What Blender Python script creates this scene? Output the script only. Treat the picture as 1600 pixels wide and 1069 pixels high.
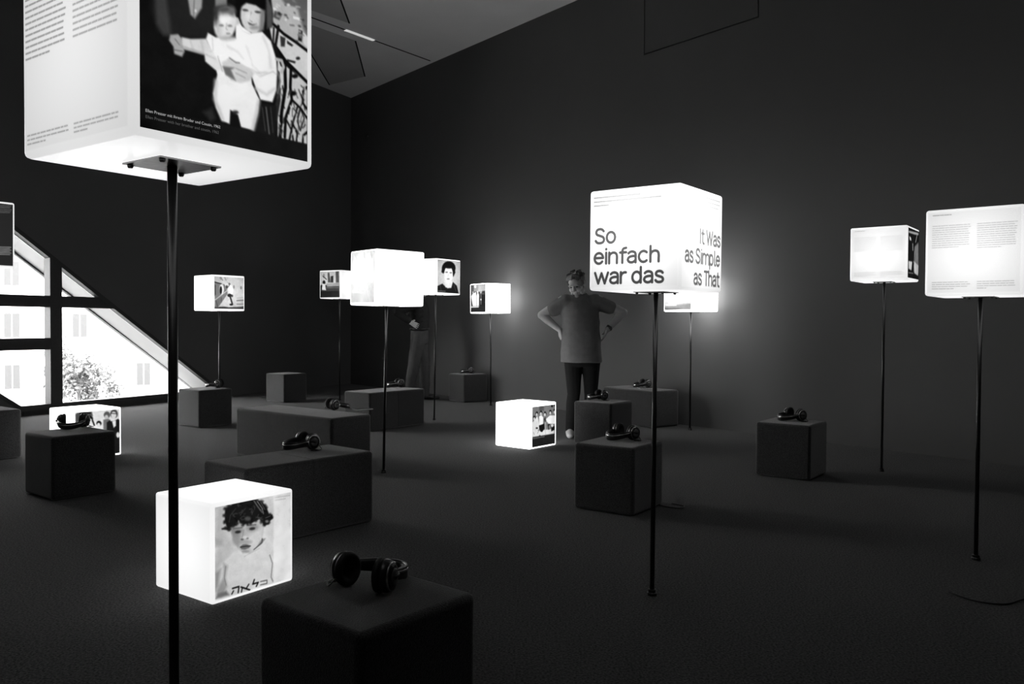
import bpy, bmesh, math, random
import numpy as np
from mathutils import Vector, Matrix, Euler

for o in list(bpy.data.objects): bpy.data.objects.remove(o, do_unlink=True)
scene = bpy.context.scene
COL = scene.collection
R = math.radians

# ---------------------------------------------------------------- camera
EYE = 1.11436
cam_data = bpy.data.cameras.new('camera')
cam_data.sensor_width = 36.0
cam_data.lens = 1285.62 * 36.0 / 1600.0
cam_data.clip_end = 500
cam = bpy.data.objects.new('camera', cam_data)
cam.matrix_world = Matrix.Translation((0, 0, EYE)) @ Matrix.Rotation(R(90 - 1.2439), 4, 'X') @ Matrix.Rotation(R(0.3007), 4, 'Z')
COL.objects.link(cam)
scene.camera = cam

# ---------------------------------------------------------------- world (overcast daylight outside the window)
world = bpy.data.worlds.new('world'); scene.world = world
world.use_nodes = True
wn = world.node_tree; wn.nodes.clear()
bg = wn.nodes.new('ShaderNodeBackground'); wo = wn.nodes.new('ShaderNodeOutputWorld')
bg.inputs['Color'].default_value = (1, 1, 1, 1)
bg.inputs['Strength'].default_value = 18.0
wn.links.new(bg.outputs[0], wo.inputs[0])

# ---------------------------------------------------------------- exposure
vs = scene.view_settings
scene.display_settings.display_device = 'sRGB'
vs.view_transform = 'Standard'; vs.look = 'None'
vs.exposure = 0.0; vs.gamma = 1.0; vs.use_curve_mapping = False
scene.cycles.max_bounces = 7

# ---------------------------------------------------------------- helpers
def lin(v):
    return v / 12.92 if v <= 0.04045 else ((v + 0.055) / 1.055) ** 2.4

def tag(o, label=None, cat=None, group=None, kind=None):
    if label: o['label'] = label
    if cat: o['category'] = cat
    if group: o['group'] = group
    if kind: o['kind'] = kind
    return o

def empty(name, loc=(0, 0, 0), rz=0.0):
    o = bpy.data.objects.new(name, None); COL.objects.link(o)
    o.empty_display_size = 0.1
    o.location = loc; o.rotation_euler = (0, 0, rz)
    return o

def link(name, me, mat=None, parent=None, loc=(0, 0, 0)):
    o = bpy.data.objects.new(name, me); COL.objects.link(o)
    if mat and not me.materials: me.materials.append(mat)
    o.parent = parent; o.location = loc
    return o

def bm_obj(name, bm, mat=None, parent=None, smooth=False, loc=(0, 0, 0)):
    me = bpy.data.meshes.new(name)
    bmesh.ops.recalc_face_normals(bm, faces=bm.faces[:])
    bm.to_mesh(me); bm.free()
    if smooth:
        for p in me.polygons: p.use_smooth = True
    return link(name, me, mat, parent, loc)

def add_box(bm, x0, x1, y0, y1, z0, z1, M=None):
    vs_ = [bm.verts.new((x, y, z)) for z in (z0, z1) for x, y in ((x0, y0), (x1, y0), (x1, y1), (x0, y1))]
    if M is not None:
        for v in vs_: v.co = M @ v.co
    for f in ((3, 2, 1, 0), (4, 5, 6, 7), (0, 1, 5, 4), (1, 2, 6, 5), (2, 3, 7, 6), (3, 0, 4, 7)):
        bm.faces.new([vs_[i] for i in f])
    return vs_

def add_prism(bm, pts, off):
    """polygon given as 3-D points, pushed along the vector off"""
    off = Vector(off)
    a = [bm.verts.new(Vector(p)) for p in pts]; b = [bm.verts.new(Vector(p) + off) for p in pts]
    bm.faces.new(a); bm.faces.new(b[::-1])
    n = len(a)
    for i in range(n): bm.faces.new((a[i], b[i], b[(i + 1) % n], a[(i + 1) % n]))

def rings(bm, rr, cap=True):
    """skin a list of vertex rings"""
    vv = [[bm.verts.new(p) for p in r] for r in rr]
    for a, b in zip(vv[:-1], vv[1:]):
        n = len(a)
        for i in range(n): bm.faces.new((a[i], a[(i + 1) % n], b[(i + 1) % n], b[i]))
    if cap:
        bm.faces.new(vv[0][::-1]); bm.faces.new(vv[-1])

def lathe(bm, prof, seg=24, M=None):
    rr = []
    for r, z in prof:
        ring = [Vector((r * math.cos(2 * math.pi * i / seg), r * math.sin(2 * math.pi * i / seg), z)) for i in range(seg)]
        rr.append([M @ p for p in ring] if M is not None else ring)
    rings(bm, rr)

def frame_at(d):
    d = d.normalized()
    up = Vector((0, 0, 1)) if abs(d.z) < 0.95 else Vector((0, 1, 0))
    a = d.cross(up).normalized(); b = a.cross(d).normalized()
    return a, b

def tube(bm, pts, r, seg=8):
    pts = [Vector(p) for p in pts]; rr = []
    rads = r if isinstance(r, (list, tuple)) else [r] * len(pts)
    for i, p in enumerate(pts):
        d = (pts[min(i + 1, len(pts) - 1)] - pts[max(i - 1, 0)])
        a, b = frame_at(d)
        rr.append([p + rads[i] * (math.cos(2 * math.pi * k / seg) * a + math.sin(2 * math.pi * k / seg) * b) for k in range(seg)])
    rings(bm, rr)

def smooth_path(pts, n=6):
    P = [Vector(p) for p in pts]; out = []
    for i in range(len(P) - 1):
        p0, p1, p2, p3 = P[max(i - 1, 0)], P[i], P[i + 1], P[min(i + 2, len(P) - 1)]
        for k in range(n):
            t = k / n
            out.append(0.5 * ((2 * p1) + (p2 - p0) * t + (2 * p0 - 5 * p1 + 4 * p2 - p3) * t * t + (3 * p1 - p0 - 3 * p2 + p3) * t ** 3))
    out.append(P[-1]); return out

def rounded_box(sx, sy, z0, z1, r, seg=3):
    bm = bmesh.new()
    add_box(bm, -sx / 2, sx / 2, -sy / 2, sy / 2, z0, z1)
    bmesh.ops.bevel(bm, geom=bm.edges[:], offset=r, segments=seg, profile=0.5, affect='EDGES')
    return bm

# ---------------------------------------------------------------- materials
def new_mat(name):
    m = bpy.data.materials.new(name); m.use_nodes = True
    return m, m.node_tree, m.node_tree.nodes['Principled BSDF']

def grey(name, v, rough=0.8, spec=0.3, metal=0.0, var=0.0, scale=40, bump=0.0, bscale=300, sheen=0.0):
    m, nt, b = new_mat(name)
    b.inputs['Base Color'].default_value = (v, v, v, 1)
    b.inputs['Roughness'].default_value = rough
    b.inputs['Specular IOR Level'].default_value = spec
    b.inputs['Metallic'].default_value = metal
    if sheen:
        b.inputs['Sheen Weight'].default_value = sheen; b.inputs['Sheen Roughness'].default_value = 0.45
    tc = nt.nodes.new('ShaderNodeTexCoord')
    n = nt.nodes.new('ShaderNodeTexNoise'); n.inputs['Scale'].default_value = scale; n.inputs['Detail'].default_value = 4
    nt.links.new(tc.outputs['Object'], n.inputs['Vector'])
    mr = nt.nodes.new('ShaderNodeMapRange'); mr.inputs[1].default_value = 0.3; mr.inputs[2].default_value = 0.7
    mr.inputs[3].default_value = v * (1 - var); mr.inputs[4].default_value = v * (1 + var)
    nt.links.new(n.outputs['Fac'], mr.inputs[0]); nt.links.new(mr.outputs[0], b.inputs['Base Color'])
    if bump:
        n2 = nt.nodes.new('ShaderNodeTexNoise'); n2.inputs['Scale'].default_value = bscale; n2.inputs['Detail'].default_value = 3
        nt.links.new(tc.outputs['Object'], n2.inputs['Vector'])
        bp = nt.nodes.new('ShaderNodeBump'); bp.inputs['Strength'].default_value = bump; bp.inputs['Distance'].default_value = 0.004
        nt.links.new(n2.outputs['Fac'], bp.inputs['Height']); nt.links.new(bp.outputs[0], b.inputs['Normal'])
    return m

M_WALL = grey('dark_wall_paint', 0.112, 0.85, 0.2, var=0.05, scale=0.8, bump=0.05, bscale=90)
M_CEIL = grey('ceiling_paint', 0.84, 0.9, 0.2, var=0.03, scale=1.5, bump=0.04, bscale=120)
M_CEILP = grey('ceiling_flap_paint', 0.5, 0.9, 0.2, var=0.03, scale=2.0)
M_GROOVE = grey('shadow_gap', 0.01, 0.9, 0.1)
M_CARPET = grey('loop_pile_carpet', 0.075, 1.0, 0.05, var=0.8, scale=120, bump=1.0, bscale=220, sheen=0.09)
M_FELT = grey('wool_felt', 0.045, 1.0, 0.05, var=0.85, scale=240, bump=0.8, bscale=260, sheen=0.55)
M_STEEL = grey('blackened_steel', 0.05, 0.32, 0.5, metal=0.7, var=0.1)
M_PLATE = grey('brushed_plate', 0.30, 0.35, 0.5, metal=0.9, var=0.15, scale=60)
M_SCREW = grey('black_screw', 0.015, 0.4, 0.5)
M_FRAME = grey('window_frame_paint', 0.035, 0.5, 0.4, var=0.1)
M_REVEAL = grey('window_reveal_paint', 0.58, 0.7, 0.3, var=0.03, scale=3)
M_BLACK = grey('black_plastic', 0.012, 0.3, 0.5, var=0.1)
M_PAD = grey('black_leatherette', 0.014, 0.55, 0.4, var=0.2, bump=0.2)
M_SILVER = grey('silver_trim', 0.55, 0.22, 0.5, metal=0.9, var=0.05)
M_CABLE = grey('black_cable', 0.015, 0.45, 0.4)
M_TABLET = grey('pale_tablet_edge', 0.5, 0.35, 0.5)
M_SCREEN = grey('tablet_glass', 0.08, 0.15, 0.5)
M_SKIN = grey('skin', 0.55, 0.55, 0.35, var=0.06, scale=30)
M_HAIR = grey('grey_hair', 0.13, 0.6, 0.4, var=0.5, scale=90, bump=0.6, bscale=160)
M_TEE = grey('jersey_tshirt', 0.21, 0.95, 0.1, var=0.08, scale=20, bump=0.25, bscale=30)
M_LEG = grey('black_leggings', 0.014, 0.85, 0.2, var=0.1)
M_SHOE = grey('white_trainer', 0.6, 0.6, 0.3, var=0.05)
M_DSHOE = grey('dark_shoe', 0.02, 0.4, 0.4)
M_SHIRT = grey('dark_shirt', 0.03, 0.9, 0.1, var=0.1, scale=15, bump=0.25, bscale=25)
M_TROUS = grey('grey_trousers', 0.075, 0.9, 0.1, var=0.08, scale=15, bump=0.25, bscale=18)
M_EYE = grey('eye', 0.03, 0.2, 0.5)
M_FACADE = grey('plaster_facade', 0.78, 0.9, 0.1, var=0.03, scale=0.4)
M_PANE = grey('far_window_pane', 0.068, 0.6, 0.2, var=0.1)
M_GROUND = grey('courtyard_paving', 0.25, 0.95, 0.1, var=0.1, scale=0.5)
M_LEAF = grey('leaves', 0.125, 0.8, 0.2, var=0.4, scale=2)
M_BARK = grey('bark', 0.08, 0.9, 0.1, var=0.3, scale=8)

def glass_mat():
    m, nt, b = new_mat('window_glass'); nt.nodes.remove(b)
    out = nt.nodes['Material Output']
    t = nt.nodes.new('ShaderNodeBsdfTransparent'); t.inputs[0].default_value = (0.93, 0.93, 0.93, 1)
    g = nt.nodes.new('ShaderNodeBsdfGlossy'); g.inputs['Roughness'].default_value = 0.02
    lw = nt.nodes.new('ShaderNodeLayerWeight'); lw.inputs[0].default_value = 0.15
    mx = nt.nodes.new('ShaderNodeMixShader')
    nt.links.new(lw.outputs['Fresnel'], mx.inputs[0]); nt.links.new(t.outputs[0], mx.inputs[1]); nt.links.new(g.outputs[0], mx.inputs[2])
    nt.links.new(mx.outputs[0], out.inputs[0])
    return m
M_GLASS = glass_mat()

def lamp_mat(name, strength, zoff=0.0, k=1.6):
    """opal acrylic box lamp; the fade away from an unbuilt inner tube is painted into its emission"""
    m, nt, b = new_mat(name)
    b.inputs['Base Color'].default_value = (0.75, 0.75, 0.75, 1)
    b.inputs['Roughness'].default_value = 0.25
    tc = nt.nodes.new('ShaderNodeTexCoord')
    sub = nt.nodes.new('ShaderNodeVectorMath'); sub.operation = 'SUBTRACT'; sub.inputs[1].default_value = (0, 0, zoff)
    ln = nt.nodes.new('ShaderNodeVectorMath'); ln.operation = 'LENGTH'
    dv = nt.nodes.new('ShaderNodeMath'); dv.operation = 'DIVIDE'; dv.inputs[0].default_value = 0.2
    pw = nt.nodes.new('ShaderNodeMath'); pw.operation = 'POWER'; pw.inputs[1].default_value = k
    ml = nt.nodes.new('ShaderNodeMath'); ml.operation = 'MULTIPLY'; ml.inputs[1].default_value = strength  # brightness falloff is painted into the emission, no tube is built
    nt.links.new(tc.outputs['Object'], sub.inputs[0]); nt.links.new(sub.outputs[0], ln.inputs[0])
    nt.links.new(ln.outputs['Value'], dv.inputs[1]); nt.links.new(dv.outputs[0], pw.inputs[0]); nt.links.new(pw.outputs[0], ml.inputs[0])
    b.inputs['Emission Color'].default_value = (1, 1, 1, 1)
    nt.links.new(ml.outputs[0], b.inputs['Emission Strength'])
    return m

def film_mat():
    """translucent printed film: its density is stored per vertex"""
    m, nt, b = new_mat('printed_film'); nt.nodes.remove(b)
    out = nt.nodes['Material Output']
    at = nt.nodes.new('ShaderNodeAttribute'); at.attribute_name = 'ink'
    t = nt.nodes.new('ShaderNodeBsdfTransparent'); nt.links.new(at.outputs['Color'], t.inputs[0])
    g = nt.nodes.new('ShaderNodeBsdfGlossy'); g.inputs['Roughness'].default_value = 0.25
    mx = nt.nodes.new('ShaderNodeMixShader'); mx.inputs[0].default_value = 0.02
    nt.links.new(t.outputs[0], mx.inputs[1]); nt.links.new(g.outputs[0], mx.inputs[2]); nt.links.new(mx.outputs[0], out.inputs[0])
    return m
M_FILM = film_mat()

def letter_mat(name, v):
    m, nt, b = new_mat(name)
    b.inputs['Base Color'].default_value = (0.05, 0.05, 0.05, 1)
    b.inputs['Emission Color'].default_value = (1, 1, 1, 1); b.inputs['Emission Strength'].default_value = v
    m.cycles.emission_sampling = 'NONE'
    return m
M_CAP1 = letter_mat('backlit_caption_bright', 0.42)
M_CAP2 = letter_mat('backlit_caption_dim', 0.09)

# ---------------------------------------------------------------- the room
CORNER = Vector((-2.961, 15.105, 0))
WR = Vector((math.cos(R(-50.6)), math.sin(R(-50.6)), 0))        # along the right wall, towards the camera
WL = Vector((math.cos(R(-117.5)), math.sin(R(-117.5)), 0))      # along the left wall, towards the camera
NR = Vector((-WR.y, WR.x, 0)); NR = NR if NR.y > 0 else -NR      # outwards
NL = Vector((WL.y, -WL.x, 0)); NL = NL if NL.x < 0 else -NL
CEIL = 5.225
RE = CORNER + WR * 20; LE = CORNER + WL * 18
foot = [CORNER, RE, Vector((8, -6.5, 0)), Vector((-9, -6.5, 0)), LE]

bm = bmesh.new()
add_prism(bm, [p + Vector((0, 0, 0)) for p in foot], (0, 0, -0.3))
floor = bm_obj('floor', bm, M_CARPET); tag(floor, kind='structure')
bm = bmesh.new()
add_prism(bm, [p + Vector((0, 0, CEIL)) for p in foot], (0, 0, 0.3))
ceiling = bm_obj('ceiling', bm, M_CEIL); tag(ceiling, kind='structure')

def wr(t, z, d=0.0): return CORNER + WR * t + NR * d + Vector((0, 0, z))
def wl(t, z, d=0.0): return CORNER + WL * t + NL * d + Vector((0, 0, z))

# right wall with a flush access panel high up (a shadow gap runs round it)
PT0, PT1, PZ = 7.055, 8.602, 4.255; G = 0.014
bm = bmesh.new()
for t0, t1, z0, z1 in ((0, PT0, 0, CEIL), (PT1, 20, 0, CEIL), (PT0, PT1, 0, PZ)):
    add_prism(bm, [wr(t0, z0), wr(t1, z0), wr(t1, z1), wr(t0, z1)], NR * 0.3)
wall_r = bm_obj('wall_right', bm, M_WALL); tag(wall_r, kind='structure')
bm = bmesh.new()
add_prism(bm, [wr(PT0 + G, PZ + G), wr(PT1 - G, PZ + G), wr(PT1 - G, CEIL), wr(PT0 + G, CEIL)], NR * 0.04)
bm_obj('access_panel', bm, M_WALL, wall_r)
bm = bmesh.new()
add_prism(bm, [wr(PT0, PZ, .05), wr(PT1, PZ, .05), wr(PT1, CEIL, .05), wr(PT0, CEIL, .05)], NR * 0.2)
bm_obj('panel_recess', bm, M_GROOVE, wall_r)
# small bracket left in the wall near the corner
bm = bmesh.new(); bp_ = wr(0.62, 4.42, -0.012); add_box(bm, -.03, .03, -.02, .012, -.012, .012, Matrix.Translation(bp_) @ Matrix.Rotation(R(-50.6), 4, 'Z'))
bm_obj('wall_bracket', bm, M_PLATE, wall_r)

# left wall with the slanting window band, 0.6 m thick
SL = 0.69; T0 = 2.95; T1 = 6.0; TE = 8.3; DEEP = 0.6
def zup(t): return (t - T0) * SL
def zlo(t): return max(0.0, (t - T1) * SL)
bm = bmesh.new()
for poly in ([(0, 0), (T0, 0), (TE, zup(TE)), (TE, CEIL), (0, CEIL)], [(T1, 0), (TE, 0), (TE, zlo(TE))], [(TE, 0), (18, 0), (18, CEIL), (TE, CEIL)]):
    add_prism(bm, [wl(t, z) for t, z in poly], NL * DEEP)
wall_l = bm_obj('wall_left', bm, M_WALL); tag(wall_l, kind='structure')
for nm, a, b in (('wall_right_rear', foot[1], foot[2]), ('wall_back', foot[2], foot[3]), ('wall_left_rear', foot[3], foot[4])):
    d = (b - a).normalized(); n = Vector((d.y, -d.x, 0))
    bm = bmesh.new(); add_prism(bm, [a, b, b + Vector((0, 0, CEIL)), a + Vector((0, 0, CEIL))], n * 0.3)
    tag(bm_obj(nm, bm, M_WALL), kind='structure')

# window
win = empty('window_1', wl(4.5, 0)); tag(win, kind='structure')
winM = Matrix.Translation(wl(4.5, 0)).inverted()
def wprism(name, poly, d0, d1, mat):
    bm = bmesh.new()
    add_prism(bm, [winM @ wl(t, z, d0) for t, z in poly], NL * (d1 - d0))
    return bm_obj(name, bm, mat, win)
e = 0.05
wprism('soffit_lining', [(T0 + .03, 0.0), (TE, zup(TE) - .03), (TE, zup(TE) - .005), (T0 + .03, .02)], 0.09, 0.56, M_REVEAL)
wprism('sill_board', [(T0, -.04), (T1, -.04), (T1, 0.0), (T0, 0.0)], 0.0, 0.62, grey('dark_sill', .10, .6))
wprism('sill_lining', [(T1 + .02, 0.005), (TE, zlo(TE) + .005), (TE, zlo(TE) + .02), (T1, .005)], 0.09, 0.56, M_REVEAL)
wprism('lit_edge_strip', [(T0 + .05, 0.0), (TE, zup(TE) - .075), (TE, zup(TE) - .045), (T0 + .05, .02)], 0.072, 0.088, grey('lit_edge_white', .8, .5))  # daylight on the lining's inner edge, painted as a pale strip
# inner steel frame
wprism('sloping_rail', [(T0 - .02, 0), (T0 + .06, 0), (TE, zup(TE) - .055), (TE, zup(TE) + .01)], -0.012, 0.07, M_FRAME)
wprism('lower_sloping_rail', [(T1 - .05, 0.0), (T1 + .03, 0), (TE, zlo(TE)), (TE, zlo(TE) + .06)], -0.01, 0.07, M_FRAME)
wprism('mullion', [(5.604, 0), (5.757, 0), (5.757, zup(5.757) - .03), (5.604, zup(5.604) - .03)], -0.015, 0.10, M_FRAME)
wprism('transom', [(1.29 / SL + T0 + .02, 1.29), (1.29 / SL + T1, 1.29), (1.43 / SL + T1, 1.43), (1.43 / SL + T0 + .02, 1.43)], -0.01, 0.09, M_FRAME)
wprism('transom', [(3.2 / SL + T0 + .02, 3.2), (TE, 3.2), (TE, 3.34), (3.34 / SL + T0 + .02, 3.34)], -0.01, 0.09, M_FRAME)
wprism('lower_transom', [(5.757, .776), (7.11, .776), (7.31, .917), (5.757, .917)], -0.01, 0.09, M_FRAME)
wprism('bottom_rail', [(T0 + .05, 0), (T1 + .1, 0), (T1 + .18, .115), (T0 + .21, .115)], -0.012, 0.10, M_FRAME)
wprism('bottom_ledge', [(T0 + .05, 0), (T1 + .1, 0), (T1 + .1, .045), (T0 + .1, .045)], -0.03, -0.012, M_FRAME)
# outer frame and the pane
wprism('outer_frame', [(T0 + .03, 0.0), (TE, zup(TE) - .085), (TE, zup(TE) - .03), (T0 + .03, .02)], 0.52, 0.60, grey('outer_frame_paint', .08, .5))
wprism('pane', [(T0 + .1, 0.01), (T1, 0.01), (TE, zlo(TE) + .01), (TE, zup(TE) - .06)], 0.555, 0.563, M_GLASS)

# ceiling: lit slot and two dark flaps
CS = Vector((math.cos(R(51.8)), math.sin(R(51.8)), 0)); CN = Vector((-CS.y, CS.x, 0))
S0 = Vector((-2.70, 11.18, CEIL))
slot = empty('trim_1', S0); tag(slot, kind='structure')
def cstrip(name, s0, s1, n0, n1, z0, z1, mat, parent=slot):
    bm = bmesh.new()
    add_prism(bm, [CS * s0 + CN * n0 + Vector((0, 0, z0)), CS * s1 + CN * n0 + Vector((0, 0, z0)), CS * s1 + CN * n1 + Vector((0, 0, z0)), CS * s0 + CN * n1 + Vector((0, 0, z0))], (0, 0, z1 - z0))
    return bm_obj(name, bm, mat, parent)
cstrip('slot_groove', -3.0, 2.26, -.012, .012, -.004, .0, M_GROOVE)
m_tube = letter_mat('slot_lamp_tube', 0.55)
cstrip('lamp_diffuser', .55, 1.08, -.03, .02, -.012, -.004, m_tube)
flap_polys = ([(-2.30, 12.06), (-2.78, 11.45), (-3.02, 11.2), (-3.17, 14.28), (-2.47, 13.78)], [(-2.25, 11.36), (-2.14, 9.6), (-2.9, 9.2), (-2.85, 10.68)])
for k, pl in enumerate(flap_polys):
    bm = bmesh.new(); add_prism(bm, [Vector((x, y, CEIL - .004)) for x, y in pl], (0, 0, .003))
    fl = bm_obj('ceiling_flap', bm, M_CEILP, ceiling)
def cline(a, b, w=.02):
    a = Vector((*a, CEIL - .006)); b = Vector((*b, CEIL - .006)); d = (b - a).normalized(); n = Vector((-d.y, d.x, 0)) * w / 2
    bm = bmesh.new(); add_prism(bm, [a - n, b - n, b + n, a + n], (0, 0, .004)); bm_obj('shadow_gap', bm, M_GROOVE, ceiling)
cline((-2.25, 11.36), (-2.14, 9.6), .02); cline((-2.30, 12.06), (-2.47, 13.78), .02); cline((-3.02, 11.2), (-3.17, 14.28), .02)
PICS={}
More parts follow.
